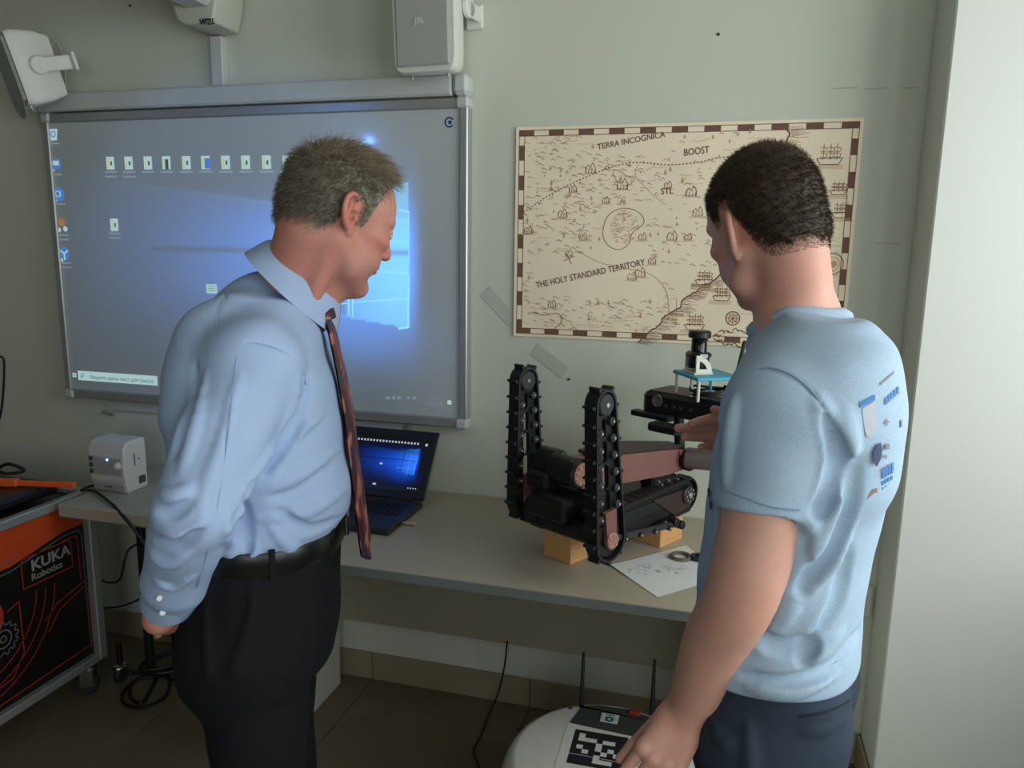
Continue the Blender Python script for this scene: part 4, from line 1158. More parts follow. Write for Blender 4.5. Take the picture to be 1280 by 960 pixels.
def belt(name, a, ra, b, rb_, y, w, th, parent, cleat_step, cleat_h, m=RRUB):
    out, inn = belt_path(a, ra+th, b, rb_+th), belt_path(a, ra, b, rb_)
    n = len(out); rows = []
    for p, q_ in zip(out, inn): rows.append([(q_[0], y-w/2, q_[1]), (p[0], y-w/2, p[1]), (p[0], y+w/2, p[1]), (q_[0], y+w/2, q_[1]), (q_[0], y-w/2, q_[1])])
    o = MB().grid(np.array(rows), closed_u=True).build(name, m, parent, 40)
    q_, st_ = resample(out, cleat_step); 
    for i in range(len(q_)):
        t = nrm(q_[(i+1) % len(q_)]-q_[i-1]); nn = np.array([t[1], -t[0]])
        if nn @ (q_[i]-(np.array(a)+np.array(b))/2) < 0 and nn @ (q_[i]-np.array(a)) < 0: nn = -nn
        if nn @ (q_[i]-np.array(b)) < 0 and nn @ (q_[i]-np.array(a)) < 0: nn = -nn
        c = q_[i]
        pts = [c-t*0.0055, c+t*0.0055, c+t*0.0025+nn*cleat_h, c-t*0.0025+nn*cleat_h]
        V = [(p[0], y-w/2+0.003, p[1]) for p in pts] + [(p[0], y+w/2-0.003, p[1]) for p in pts]
        yield o, V
def add_cleats(gen, parent_is_belt=True, parent=None):
    for o, V in gen:
        MB().add(V, [(0, 1, 2, 3), (7, 6, 5, 4), (0, 4, 5, 1), (1, 5, 6, 2), (2, 6, 7, 3), (3, 7, 4, 0)]).build('cleat', RRUB, parent, 0)
def circ(c, r, n=18): return [(c[0]+r*math.cos(i*2*PI/n), c[1]+r*math.sin(i*2*PI/n)) for i in range(n)]
def slot(a, b, r, n=8):
    a = np.array(a, float); b = np.array(b, float); th = math.atan2(*(b-a)[::-1])
    return [tuple(b+r*np.array([math.cos(t), math.sin(t)])) for t in np.linspace(th-PI/2, th+PI/2, n)] + [tuple(a+r*np.array([math.cos(t), math.sin(t)])) for t in np.linspace(th+PI/2, th+3*PI/2, n)]
def flipper(y, base, top, side):
    a = np.array(base, float); b = np.array(top, float); d = b-a; L = np.hypot(*d); u = d/L; n = np.array([u[1], -u[0]])
    W_ = 0.038
    Rb, Rt = 0.050, 0.031
    out = belt_path(a, Rb-0.004, b, Rt-0.003, 16)
    holes = [slot(a+u*L*0.88, a+u*L*0.78, 0.0070), slot(a+u*L*0.71, a+u*L*0.60, 0.0100), slot(a+u*L*0.53, a+u*L*0.41, 0.0125), slot(a+u*L*0.34, a+u*L*0.20, 0.0150)]
    fl = plate('flipper', [[tuple(p) for p in out[::-1]]]+holes, 0.012, (0, y, 0), (X, Z, -Y), RBLK, rb, 0.0008)
    add_cleats(belt('track', a, Rb, b, Rt, y, W_, 0.006, fl, 0.042, 0.012), parent=fl)
    s = -1 if side == 'near' else -1
    yy = y - W_/2
    m = MB(); m.cyl((b[0], y-W_/2-0.001, b[1]), (b[0], y+W_/2-0.006, b[1]), Rt-0.004, seg=26, bev=0.003)
    w_ = m.cyl((b[0], y-W_/2-0.004, b[1]), (b[0], y-W_/2, b[1]), 0.006, seg=12, mi=1, bev=0.001).build('wheel', [RGRY, BOLT], fl)
    for sd_ in (-1, 1):
        for i in range(6):
            f = 0.84-0.125*i
            rr = Rb+(Rt-Rb)*f
            c = a+u*L*f+n*sd_*(rr-0.012)+u*0.01*sd_
            r_ = 0.0105
            m = MB(); m.cyl((c[0], y-W_/2+0.001, c[1]), (c[0], y+W_/2-0.004, c[1]), r_, seg=16, bev=0.002)
            m.cyl((c[0], y-W_/2-0.003, c[1]), (c[0], y-W_/2+0.001, c[1]), 0.0036, seg=10, mi=1, bev=0.0008).build('roller', [RGRY, BOLT], fl)
    # drive wheel with its red arm and bolt circle
    MB().cyl((a[0], y-W_/2+0.010, a[1]), (a[0], y+W_/2-0.004, a[1]), Rb-0.004, seg=32, bev=0.003).build('drive_wheel', RBLK, fl)
    poly = []
    for p_ in ((-0.020, 0.078), (0.022, 0.078), (0.019, 0.0), (0.0, -0.022), (-0.017, 0.0)): poly.append(tuple(a+n*p_[0]+u*p_[1]))
    MB().prism(poly[::-1], (0, yy+0.010, 0), (X, Z, -Y), 0.011).build('hub_arm', RRED, fl, 30)
    m = MB(); m.cyl((a[0], yy-0.006, a[1]), (a[0], yy+0.008, a[1]), 0.022, seg=30, bev=0.002)
    for i in range(8):
        q_ = a+0.0155*np.array([math.cos(i*PI/4), math.sin(i*PI/4)]); m.cyl((q_[0], yy-0.0085, q_[1]), (q_[0], yy-0.005, q_[1]), 0.0030, seg=8, mi=1)
    m.build('hub', [RCOP, BOLT], fl)
    return fl
yn, yf = -0.165, 0.165
nb, nt = rl(757, 673, 1, yn), rl(751, 505, 1, yn)
flipper(yn, (nb[0], nb[2]), (nt[0], nt[2]), 'near')
fb, ft = rl(657, 622, 1, yf), rl(655, 475, 1, yf)
flipper(yf, (fb[0], max(fb[2], 0.075)), (ft[0], ft[2]), 'far')
# body and main tracks
CH = 0.12
MB().box((0.225, 0, 0.128), (0.40, 0.150, 0.070), ch=0.006).build('chassis', RBLK, rb)
MB().box((0.225, 0, 0.168), (0.36, 0.140, 0.012), ch=0.003).build('top_plate', RBRN, rb)
MB().cyl((0.015, -0.135, 0.105), (0.015, 0.135, 0.105), 0.030, seg=24, bev=0.003).build('front_axle', RBLK, rb)
MB().cyl((0.05, -0.10, 0.165), (0.05, 0.12, 0.165), 0.040, seg=28, bev=0.004).build('motor_drum', RBLK, rb)
MB().box((-0.005, 0.04, 0.150), (0.06, 0.14, 0.06), ch=0.010).build('front_housing', RBLK, rb)
rw_ = rl(855, 617, 1, -0.118)
for y, nm in ((-0.108, 'near'), (0.108, 'far')):
    a = np.array([0.03, 0.120]); b = np.array([rw_[0], rw_[2]])
    fr_ = plate('side_frame', [[tuple(p) for p in belt_path(a, 0.040, b, 0.040, 14)[::-1]]], 0.030, (0, y, 0), (X, Z, -Y), RBLK, rb, 0.001)
    add_cleats(belt('track', a, 0.044, b, 0.044, y, 0.048, 0.006, fr_, 0.034, 0.003), parent=fr_)
    s_ = -1 if y < 0 else 1
    yo = y + s_*0.0155
    poly = [(b[0]-0.17, 0.160), (b[0]+0.005, 0.158), (b[0]+0.030, 0.13), (b[0]+0.02, 0.085), (b[0]-0.045, 0.082)]
    MB().prism(poly[::-1], (0, yo, 0), (X, Z, Y*s_), 0.006).build('cover_plate', RBRN if s_ < 0 else RBLK, fr_, 30)
    MB().prism([(a[0]+0.04, 0.152), (b[0]-0.11, 0.152), (b[0]-0.05, 0.128), (a[0]+0.04, 0.118)][::-1], (0, yo, 0), (X, Z, Y*s_), 0.002).build('recess_shade', RRUB, fr_, 0)  # raised dark plate; the shade of a hollow is put into its colour
    m = MB(); m.cyl((b[0], yo, b[1]), (b[0], yo+s_*0.014, b[1]), 0.026, seg=28, bev=0.003)
    for i in range(8):
        q_ = b+0.018*np.array([math.cos(i*PI/4), math.sin(i*PI/4)]); m.cyl((q_[0], yo+s_*0.013, q_[1]), (q_[0], yo+s_*0.018, q_[1]), 0.0034, seg=8, mi=1)
    m.cyl((b[0], yo+s_*0.013, b[1]), (b[0], yo+s_*0.019, b[1]), 0.009, seg=14, mi=1, bev=0.001)
    m.build('sprocket', [RGRY, BOLT], fr_)
# low roller bar outside the near track
ra_, rbb = rl(770, 672, 1, -0.172), rl(848, 654, 1, -0.172)
m = MB().box(((ra_[0]+rbb[0])/2, -0.172, (ra_[2]+rbb[2])/2), (np.linalg.norm(rbb-ra_)+0.01, 0.014, 0.016), [nrm(rbb-ra_), Y, nrm(np.cross(nrm(rbb-ra_), Y))], 0.003)
bar_ = m.build('roller_bar', RGRY, rb)
for f in (0.10, 0.33, 0.56, 0.80): 
    q_ = ra_*(1-f)+rbb*f
    MB().cyl((q_[0], -0.184, q_[2]-0.004), (q_[0], -0.160, q_[2]-0.004), 0.007, seg=12, mi=0).cyl((q_[0], -0.187, q_[2]-0.004), (q_[0], -0.184, q_[2]-0.004), 0.0036, seg=10, mi=1).build('bolt', [RBLK, BOLT], bar_)
for dz in (0.012, -0.004): MB().cyl((rbb[0]+(0.004 if dz < 0 else -0.025), -0.186, rbb[2]+dz), (rbb[0]+(0.004 if dz < 0 else -0.025), -0.158, rbb[2]+dz), 0.012, seg=16, bev=0.002).build('end_roller', RBLK, bar_)
# arm: shoulder joint, red-brown link, elbow clamp, grey tube, post
ya = -0.02
sj = rl(716, 590, 1, ya); ej = rl(850, 572, 1, ya-0.075)
hub2 = MB(); hub2.cyl((sj[0], ya-0.030, sj[2]), (sj[0], ya+0.06, sj[2]), 0.040, seg=32, bev=0.004)
sh_o = hub2.build('shoulder_joint', RBLK, rb)
m = MB(); m.cyl((sj[0], ya-0.034, sj[2]), (sj[0], ya-0.026, sj[2]), 0.031, seg=30, bev=0.001)
for i in range(9):
    a = i*2*PI/9; m.cyl((sj[0]+0.023*math.cos(a), ya-0.038, sj[2]+0.023*math.sin(a)), (sj[0]+0.023*math.cos(a), ya-0.033, sj[2]+0.023*math.sin(a)), 0.0032, seg=8, mi=1)
m.build('joint_disc', [RCOP, BOLT], sh_o)
du = nrm(ej-sj); wv = nrm(np.cross(UP, du)); dn = np.cross(du, wv)
Ll = np.linalg.norm(ej-sj); RW = [du, wv, dn]
pl = [(-0.02, 0.034), (0.03, 0.040), (Ll-0.05, 0.034), (Ll+0.012, 0.028), (Ll+0.012, 0.010), (Ll-0.02, -0.006), (Ll-0.01, -0.030), (Ll-0.07, -0.038), (0.05, -0.046), (-0.02, -0.034)]
lk = MB().prism([(p[0], p[1]) for p in pl][::-1], sj-wv*0.024, (du, dn, wv), 0.044).build('arm_link', RRED, rb, 30)
MB().prism([(0.04, 0.042), (Ll-0.02, 0.034), (Ll-0.02, 0.044), (Ll*0.5, 0.060), (0.22*Ll, 0.056), (0.04, 0.050)][::-1], sj-wv*0.018, (du, dn, wv), 0.05).build('cable_guard', RBRN, lk, 30)
MB().box(sj+du*(Ll-0.012)+dn*0.024-wv*0.027, (0.04, 0.006, 0.014), RW, 0.001).build('clamp_strip', RCOP, lk)
cl_ = MB().cyl(ej-wv*0.045, ej+wv*0.04, 0.030, seg=26, bev=0.003).build('elbow_clamp', RBLK, rb)
ta_, tb_ = rl(858, 572, 1, ej[1]-0.03), rl(915, 578, 1, ej[1]-0.15)
MB().cyl(ta_, tb_, 0.030, seg=28, bev=0.002).build('forearm_tube', mat('warm_grey_metal', rgb(128, 118, 116), 0.4, 0.4), rb)
MB().box(sj+du*Ll*0.80-dn*0.055, (0.10, 0.06, 0.035), RW, 0.008).build('gear_block', RBLK, rb)
m = MB()
for i in range(7): m.cyl(sj+du*(Ll*0.72+0.012*i)-dn*(0.050+0.010*(i % 3))-wv*0.036, sj+du*(Ll*0.72+0.012*i)-dn*(0.050+0.010*(i % 3))-wv*0.029, 0.0028, seg=8)
tag(m.build('block_bolts', BOLT, rb), kind='stuff')
# rear joint cluster near the far flipper
q_ = rl(690, 578, 1, 0.06)
MB().cyl((q_[0], 0.03, q_[2]), (q_[0], 0.10, q_[2]), 0.040, seg=28, bev=0.006).build('rear_joint', RBLK, rb)
MB().box((q_[0]-0.02, 0.07, q_[2]-0.04), (0.07, 0.08, 0.05), ch=0.01).build('joint_block', RBLK, rb)
m = MB()
for i in range(10):
    a = i*0.63; m.cyl((q_[0]+0.030*math.cos(a), 0.024, q_[2]+0.030*math.sin(a)), (q_[0]+0.030*math.cos(a), 0.031, q_[2]+0.030*math.sin(a)), 0.003, seg=8)
tag(m.build('joint_bolts', BOLT, rb), kind='stuff')
# sensor head: wide black box across the arm end
sx = 0.305
b1, b2 = rl(803, 488, 0, sx), rl(905, 512, 0, sx)
bc = rl(812, 487, 0, sx)
HY0 = b1[1]; HZ = b1[2]
hb_top = HZ; hb_len = 0.27; hb_h = 0.058; hb_d = 0.13
hb = MB()
prof = [(-hb_d/2+0.0, 0.0), (hb_d/2, 0.0), (hb_d/2, hb_h-0.01), (hb_d/2-0.01, hb_h), (-hb_d/2+0.01, hb_h), (-hb_d/2, hb_h-0.01)]
rows = []
for t_, sc_ in ((0, 0.86), (0.012, 1.0), (hb_len*0.55, 1.02), (hb_len-0.012, 1.02), (hb_len, 0.9)):
    rows.append([(sx+hb_d/2+p[0]*sc_, HY0-t_, HZ-hb_h+hb_h/2+(p[1]-hb_h/2)*sc_) for p in prof])
G = np.array(rows); hb.grid(np.concatenate([G, G[:, :1]], 1)); hb.add(G[0], [tuple(range(6))]); hb.add(G[-1], [tuple(range(6))[::-1]])
hbo = hb.build('sensor_box', RBLK, rb, 30)
MB().box((sx+hb_d/2, HY0-hb_len/2, HZ+0.0015), (hb_d-0.02, hb_len-0.03, 0.004), ch=0.001).build('box_lid', RBRN, hbo)
LENSM = mat('lens_glass', rgb(120, 118, 112), 0.12, 0.3)
lc3 = rl(822, 501, 0, sx)
MB().lathe((sx+0.001, lc3[1], lc3[2]), (Y, Z, -X), [(0, 0.017), (0.005, 0.016), (0.003, 0.012), (0.0045, 0.0)], 24).build('camera_lens', LENSM, hbo)
for dy in (-0.05, -0.075, -0.10, -0.13): MB().cyl((sx-0.002, HY0+dy-0.03, HZ-hb_h*0.55), (sx+0.006, HY0+dy-0.03, HZ-hb_h*0.55), 0.006, seg=12, bev=0.001).build('knob', RGRY, hbo)
p1, p2 = ej*np.array([1, 1, 0])+UP*(ej[2]+0.02), np.array([ej[0]-0.01, ej[1]+0.01, HZ-hb_h+0.02])
MB().cyl(p1-np.array([0, 0, 0.02]), p2+np.array([0, 0, 0.01]), 0.015, seg=20, bev=0.001).build('mast', RBLK, rb)
g1, g2 = rl(793, 521, 0, sx-0.02), rl(838, 517, 0, sx-0.02)
gr_ = MB().box(((g1+g2)/2), (0.03, np.linalg.norm(g2-g1)*1.05, 0.016), ch=0.003).build('gripper_jaw', RBLK, rb)
g1, g2 = rl(815, 534, 0, sx-0.02), rl(850, 536, 0, sx-0.02)
MB().box(((g1+g2)/2), (0.045, abs(g2[1]-g1[1])*1.05, 0.024), ch=0.005).build('gripper_body', RBLK, rb)
# lidar on its blue printed stand
BLUE = mat('blue_print', rgb(64, 166, 196), 0.5, var=0.03); IVO = mat('ivory_print', rgb(214, 212, 198), 0.5)
hz = HZ+0.004
pcs = [rl(841, 464, 2, 0.5), rl(872, 475, 2, 0.5), rl(920, 471, 2, 0.5)]
pcen = (pcs[0]+pcs[2])/2
ex_ = nrm((pcs[0]-pcs[1])*np.array([1, 1, 0])); ey_ = np.cross(UP, ex_)
if ey_ @ (pcs[2]-pcs[1]) < 0: ey_ = -ey_
la_, lb_ = np.linalg.norm(pcs[0]-pcs[1]), abs((pcs[2]-pcs[1]) @ ey_)
pcen = pcs[1]+ex_*la_/2+ey_*lb_/2
st_ = MB().box(pcen, (la_, lb_, 0.009), [ex_, ey_, UP], 0.0015).build('stand_plate', BLUE, rb)
for i, (fa, fb_, m_) in enumerate(((0.46, -0.42, IVO), (-0.42, -0.42, IVO), (0.05, -0.30, IVO), (-0.10, 0.05, BLUE), (0.42, 0.40, IVO), (-0.42, 0.40, IVO), (0.30, 0.0, IVO))):
    q_ = pcen+ex_*la_*fa+ey_*lb_*fb_
    MB().cyl(q_*np.array([1, 1, 0])+UP*(hz-0.002), q_-UP*0.003, 0.0042, seg=12).build('stand_leg', m_, st_)
lb0 = rl(872, 466, 2, 0.5045)
IV = MB(); IV.box(lb0+np.array([0, 0, 0.003]), (0.070, 0.055, 0.006), [ex_, ey_, UP], 0.001)
IV.build('lidar_base', IVO, st_)
bq = lb0 - ex_*0.030 - ey_*0.024
arc = [(0.0, 0.0), (0.046, 0.0)] + [(0.046*math.cos(a), 0.046*math.sin(a)) for a in np.linspace(0.15, PI/2, 9)] 
inn = [(0.009, 0.009), (0.034, 0.009)] + [(0.033*math.cos(a), 0.033*math.sin(a)) for a in np.linspace(0.35, PI/2-0.28, 7)]
for k_ in (0, 1):
    plate('side_bracket', [arc, inn], 0.005, lb0+UP*0.005+(ex_*0.030 if k_ else -ex_*0.030)-ey_*0.022, (ey_, UP, np.cross(ey_, UP)), IVO, st_, 0.0004)
lz = lb0+UP*0.014
m = MB(); m.lathe(lz, (ex_, ey_, UP), [(0, 0.026), (0.004, 0.029), (0.026, 0.029), (0.030, 0.026)], 30)
m.box(lz+UP*0.036, (0.058, 0.056, 0.016), [ex_, ey_, UP], 0.007)
lid_ = m.build('lidar_body', RBLK, rb, 40)
MB().lathe(lz+UP*0.044, (ex_, ey_, UP), [(0, 0.022), (0.002, 0.021), (0.034, 0.0205), (0.038, 0.022)], 32).build('lidar_window', mat('lidar_glass', rgb(16, 17, 20), 0.10), lid_, 40)
MB().lathe(lz+UP*0.081, (ex_, ey_, UP), [(0, 0.026), (0.002, 0.030), (0.016, 0.030), (0.020, 0.026)], 32).build('lidar_cap', RBLK, lid_, 40)
lq = CAM-(RM.T @ lz+RO); lq = RM @ nrm(lq*np.array([1, 1, 0])); lq2 = np.cross(UP, lq)
MB().box(lz+UP*0.036+lq*0.0295+lq2*0.014, (0.002, 0.020, 0.010), [lq, lq2, UP]).build('sticker', PAP, lid_)
# black cable coiled round the stand
cc_ = rl(890, 494, 2, hz+0.004)
tt = np.linspace(0, 2*PI*3.0, 90)
coil = np.stack([cc_[0]+(0.060+0.003*np.sin(tt*1.7))*np.cos(tt), cc_[1]+(0.056+0.003*np.cos(tt*1.3))*np.sin(tt), hz+0.006+tt/(2*PI)*0.006+0.003*np.sin(tt*2.3)], 1)
MB().tube(coil, 0.0034, 8).build('coiled_cable', CABM, rb)
lpz = [pcen+ex_*la_*0.35-UP*0.004, pcen+ex_*la_*0.58-UP*0.020, pcen+ex_*la_*0.50-UP*0.060]
MB().tube(bez(lpz, 8), 0.003, 8).build('cable_loop', CABM, rb)
an1, an2 = rl(917, 486, 0, sx+0.10), rl(931, 426, 0, sx+0.10)
MB().cyl(an1, an1*0.55+an2*0.45, 0.0062, 0.0056, seg=14).cyl(an1*0.55+an2*0.45, an2, 0.0056, 0.0048, seg=14, bev=0.001).build('antenna', RGRY, rb)

# ------------------------------------------------------------------ round white robot on the floor
FR = np.array([-0.215, -0.690, 0.0]); RR = 0.262; HH = 0.352
fr2 = empty('floor_robot', tuple(FR)); tag(fr2, 'round white floor robot with two black antennas and a black and white marker on top', 'robot')
FW = mat('robot_white', rgb(214, 214, 204), 0.35, var=0.02, coat=0.2); FG = mat('screen_grey', rgb(64, 66, 64), 0.3); FD = mat('robot_dark', rgb(30, 32, 34), 0.5)
MB().lathe((0, 0, 0.028), (X, Y, Z), [(0, RR*0.90), (0.01, RR*0.96), (0.10, RR), (0.20, RR), (0.26, RR*0.985), (0.290, RR*0.955), (HH-0.040, RR*0.91), (HH-0.031, RR*0.87), (HH-0.028, RR*0.83), (HH-0.0275, RR*0.02)], 72).build('shell', FW, fr2, 40)
MB().lathe((0, 0, 0.012), (X, Y, Z), [(0, RR*0.84), (0.03, RR*0.87)], 48).build('skirt', FD, fr2)
for s_ in (-1, 1): MB().cyl((s_*0.15-0.015, 0, 0.036), (s_*0.15+0.015, 0, 0.036), 0.036, seg=24, bev=0.005).build('wheel', FD, fr2)
ft_ = lambda px, py, z=HH: on(px, py, 2, z)-FR
sp = [ft_(712, 904), ft_(724, 874), ft_(703, 876), ft_(712, 868), ft_(745, 866), ft_(790, 874), ft_(822, 886), ft_(830, 905), ft_(790, 921)]
sp2 = [(p[0], p[1]) for p in sp]
# keep the glossy panel inside the rim
sp2 = [tuple(np.array(p)*min(1, (RR*0.83)/max(np.hypot(*p), 1e-6))) for p in sp2]
MB().prism(sp2 if sum(sp2[i][0]*sp2[(i+1) % len(sp2)][1]-sp2[(i+1) % len(sp2)][0]*sp2[i][1] for i in range(len(sp2))) > 0 else sp2[::-1], (0, 0, HH-0.002), (X, Y, Z), 0.004).build('screen_panel', FG, fr2, 0)
for px, py in ((727, 880), (815, 890)):
    a0 = ft_(px, py, HH+0.002)
    m = MB(); m.cyl(a0-UP*0.004, a0+UP*0.028, 0.0075, seg=14, bev=0.001); m.cyl(a0+UP*0.026, a0+UP*0.060, 0.0062, 0.0058, seg=14); m.cyl(a0+UP*0.058, a0+UP*0.150+Y*0.006, 0.0056, 0.0042, seg=14, bev=0.001)
    m.build('antenna', FD, fr2)
m = MB(); q_ = ft_(797, 886); q_ *= min(1, RR*0.80/np.hypot(q_[0], q_[1])); q_[2] = HH; m.box(q_+UP*0.003, (0.03, 0.02, 0.012), ch=0.003); m.build('red_switch', mat('switch_red', rgb(150, 36, 44), 0.4), fr2)
q_ = ft_(762, 898, HH+0.003)
lb2 = MB().box(q_+UP*0.0002, (0.046, 0.040, 0.0012), ch=0.0004).build('sticker', mat('sticker_white', rgb(196, 204, 202), 0.5), fr2)
FS = Flat(lambda x, y, dz=0.0: q_+np.array([x, y, 0.0014+dz]))
SBL = mat('sticker_blue', rgb(52, 96, 120), 0.5)
for i in range(8):
    a = i*PI/4; FS.rect(SBL, 0.0105*math.cos(a)-0.0025, -0.005+0.0105*math.sin(a)-0.0025, 0.005, 0.005)
FS.ring(SBL, (0, -0.005), 0.0075, 0.005, 16)
for i in range(4): FS.rect(SBL, -0.011+i*0.006, 0.0105, 0.0045, 0.004)
FS.build('sticker_print', fr2)
mk = [ft_(722, 912), ft_(787, 923), ft_(773, 968), ft_(706, 954)]
mw = np.linalg.norm((mk[1]-mk[0])[:2]); mh = np.linalg.norm((mk[3]-mk[0])[:2])
mc_ = (mk[0]+mk[1]+mk[3]+(mk[1]+mk[3]-mk[0]))/4
ms = 0.136
ux = nrm((mk[1]-mk[0])*np.array([1, 1, 0])); uy = np.cross(UP, ux); m0 = np.array([mc_[0], mc_[1], HH])-ux*ms/2-uy*ms/2
zt = HH+0.0012
m0[2] = HH-0.006
MB().box(np.array([m0[0], m0[1], HH+0.0008])+ux*ms/2+uy*ms/2, (ms+0.05, ms+0.045, 0.0010), [ux, uy, UP]).build('marker_paper', mat('marker_white', rgb(206, 206, 198), 0.7), fr2)
FT = Flat(lambda x, y, dz=0.0: np.array([m0[0], m0[1], HH+0.0017+dz])+ux*x+uy*y)
MKB = mat('marker_black', rgb(26, 30, 32), 0.6)
FT.rect(MKB, 0, 0, ms, ms)
cells = ['0100000', '0110110', '0001000', '0000101', '0101010', '0010000', '0001110']
cs_ = ms/8.4; cells = ['000000', '100110', '111000', '000101', '000010', '010100', '001011']
for r_, row in enumerate(('1000000', '1110110', '0001000', '1001010', '0100101', '0001000', '0001110')):
    for c_, ch in enumerate(row):
        if ch == '1': FT.rect(MATS['marker_white'], ms*0.10+c_*ms*0.8/7, ms*0.90-(r_+1)*ms*0.8/7, ms*0.8/7+0.0002, ms*0.8/7+0.0002, 0.0004)
FT.line(MATS['marker_white'], (0, ms*0.27), (ms, ms*0.25), 0.0016, 0.0006)
FT.build('marker_print', fr2)
for px, py in ((648, 911), (654, 909), (713, 888)):
    q2 = ft_(px, py, HH-0.006); rr_ = np.hypot(q2[0], q2[1]); zz_ = HH+0.0005 if rr_ < RR*0.84 else HH-0.006
    MB().cyl((q2[0], q2[1], zz_-0.002), (q2[0], q2[1], zz_+0.0015), 0.004, seg=10).build('sensor_hole', FD, fr2)
# ------------------------------------------------------------------ people
SKIN = mat('skin', (1, 1, 1, 1), 0.5, var=0.07, scale=22, bump=0.12, bscale=420, attr='Col', sss=0.12, spec=0.4)
HAIRM = mat('hair', (1, 1, 1, 1), 0.55, var=0.25, scale=60, attr='Col', spec=0.35)
EYEW = mat('eye_white', rgb(225, 220, 212), 0.15, var=0.02)
IRIS = mat('iris', rgb(70, 80, 90), 0.2, var=0.1)
SHIRT_B = mat('blue_oxford', rgb(166, 188, 222), 0.75, var=0.03, scale=260, bump=0.10, bscale=900, spec=0.2)
TEE = mat('heather_jersey', rgb(166, 188, 208), 0.85, var=0.10, scale=330, bump=0.12, bscale=700, spec=0.15)
TROU_B = mat('black_wool', rgb(24, 24, 28), 0.8, var=0.1, scale=200, bump=0.1, bscale=800, spec=0.2)
TROU_N = mat('navy_cotton', rgb(52, 62, 76), 0.8, var=0.08, scale=150, bump=0.15, bscale=500, spec=0.2)
LEATHER = mat('black_leather', rgb(18, 18, 20), 0.3, var=0.1, bump=0.1, bscale=300)
BUTTON = mat('shirt_button', rgb(225, 228, 230), 0.3, var=0.02)
STITCH = mat('stitching', rgb(150, 172, 208), 0.8, var=0.05)

def head_masses(S, o, A, grow=0.0, cranium_only=False, k=0.018, jaw=1.0):
    w = lambda *l: o + np.array(l)*S.rs @ A
    g = grow/S.rs
    S.ell(w(-0.012, 0, 0.032), (0.098+g, 0.077+g, 0.090+g), A, k)
    S.ell(w(-0.050, 0, -0.005), (0.052+g, 0.060+g, 0.070+g), A, k)
    S.ell(w(0.030, 0, 0.028), (0.064+g, 0.066+g, 0.070+g), A, k)
    if cranium_only: return
    S.ell(w(0.030, 0, -0.020), (0.058, 0.062, 0.075), A, k)
    S.ell(w(0.040, 0, -0.070), (0.044*jaw, 0.044*jaw, 0.044), A, k)
    for s in (-1, 1):
        S.limb(w(-0.006, s*0.056*jaw, -0.050), w(0.030, s*0.047*jaw, -0.084), 0.016, 0.016, 0.025)
        S.limb(w(0.030, s*0.047*jaw, -0.084), w(0.074, s*0.014, -0.106), 0.016, 0.015, 0.025)
        S.ell(w(0.058, s*0.046, -0.016), (0.028, 0.020, 0.017), A, 0.015)
        S.ell(w(0.052, s*0.036, -0.055), (0.034, 0.024, 0.028), A, 0.02)
    S.ell(w(0.081, 0, -0.102), (0.017, 0.022, 0.016), A, 0.014)

def face(S, o, A):
    w = lambda *l: o + np.array(l)*S.rs @ A
    for s in (-1, 1):
        S.limb(w(0.090, s*0.010, 0.024), w(0.072, s*0.048, 0.026), 0.009, 0.008, 0.012)
        S.ell(w(0.099, s*0.033, 0.005), (0.020, 0.017, 0.012), A, 0.010, 's')
        S.ell(w(0.079, s*0.032, 0.006), (0.0135, 0.0150, 0.0125), A, 0.004)
        S.limb(w(0.0925, s*0.020, 0.0055), w(0.0865, s*0.044, 0.0045), 0.0026, 0.0022, 0.002, 's')
    S.limb(w(0.088, 0, 0.020), w(0.109, 0, -0.020), 0.008, 0.0105, 0.012)
    S.ell(w(0.109, 0, -0.026), (0.012, 0.0115, 0.009), A, 0.006)
    for s in (-1, 1):
        S.ell(w(0.098, s*0.0125, -0.029), (0.012, 0.007, 0.008), A, 0.004)
        S.ell(w(0.104, s*0.007, -0.037), (0.005, 0.0035, 0.0045), A, 0.002, 's')
        S.limb(w(0.096, s*0.020, -0.028), w(0.084, s*0.034, -0.056), 0.0022, 0.002, 0.006, 's')
    S.ell(w(0.086, 0, -0.058), (0.014, 0.028, 0.020), A, 0.012)
    S.ell(w(0.0955, 0, -0.0535), (0.008, 0.021, 0.0052), A, 0.004)
    S.ell(w(0.0935, 0, -0.0655), (0.009, 0.018, 0.0062), A, 0.004)
    S.limb(w(0.104, 0, -0.0592), w(0.084, 0.025, -0.0602), 0.0018, 0.0014, 0.002, 's')
    S.limb(w(0.104, 0, -0.0592), w(0.084, -0.025, -0.0602), 0.0018, 0.0014, 0.002, 's')
    S.limb(w(0.098, 0.012, -0.080), w(0.098, -0.012, -0.080), 0.006, 0.006, 0.012, 's')

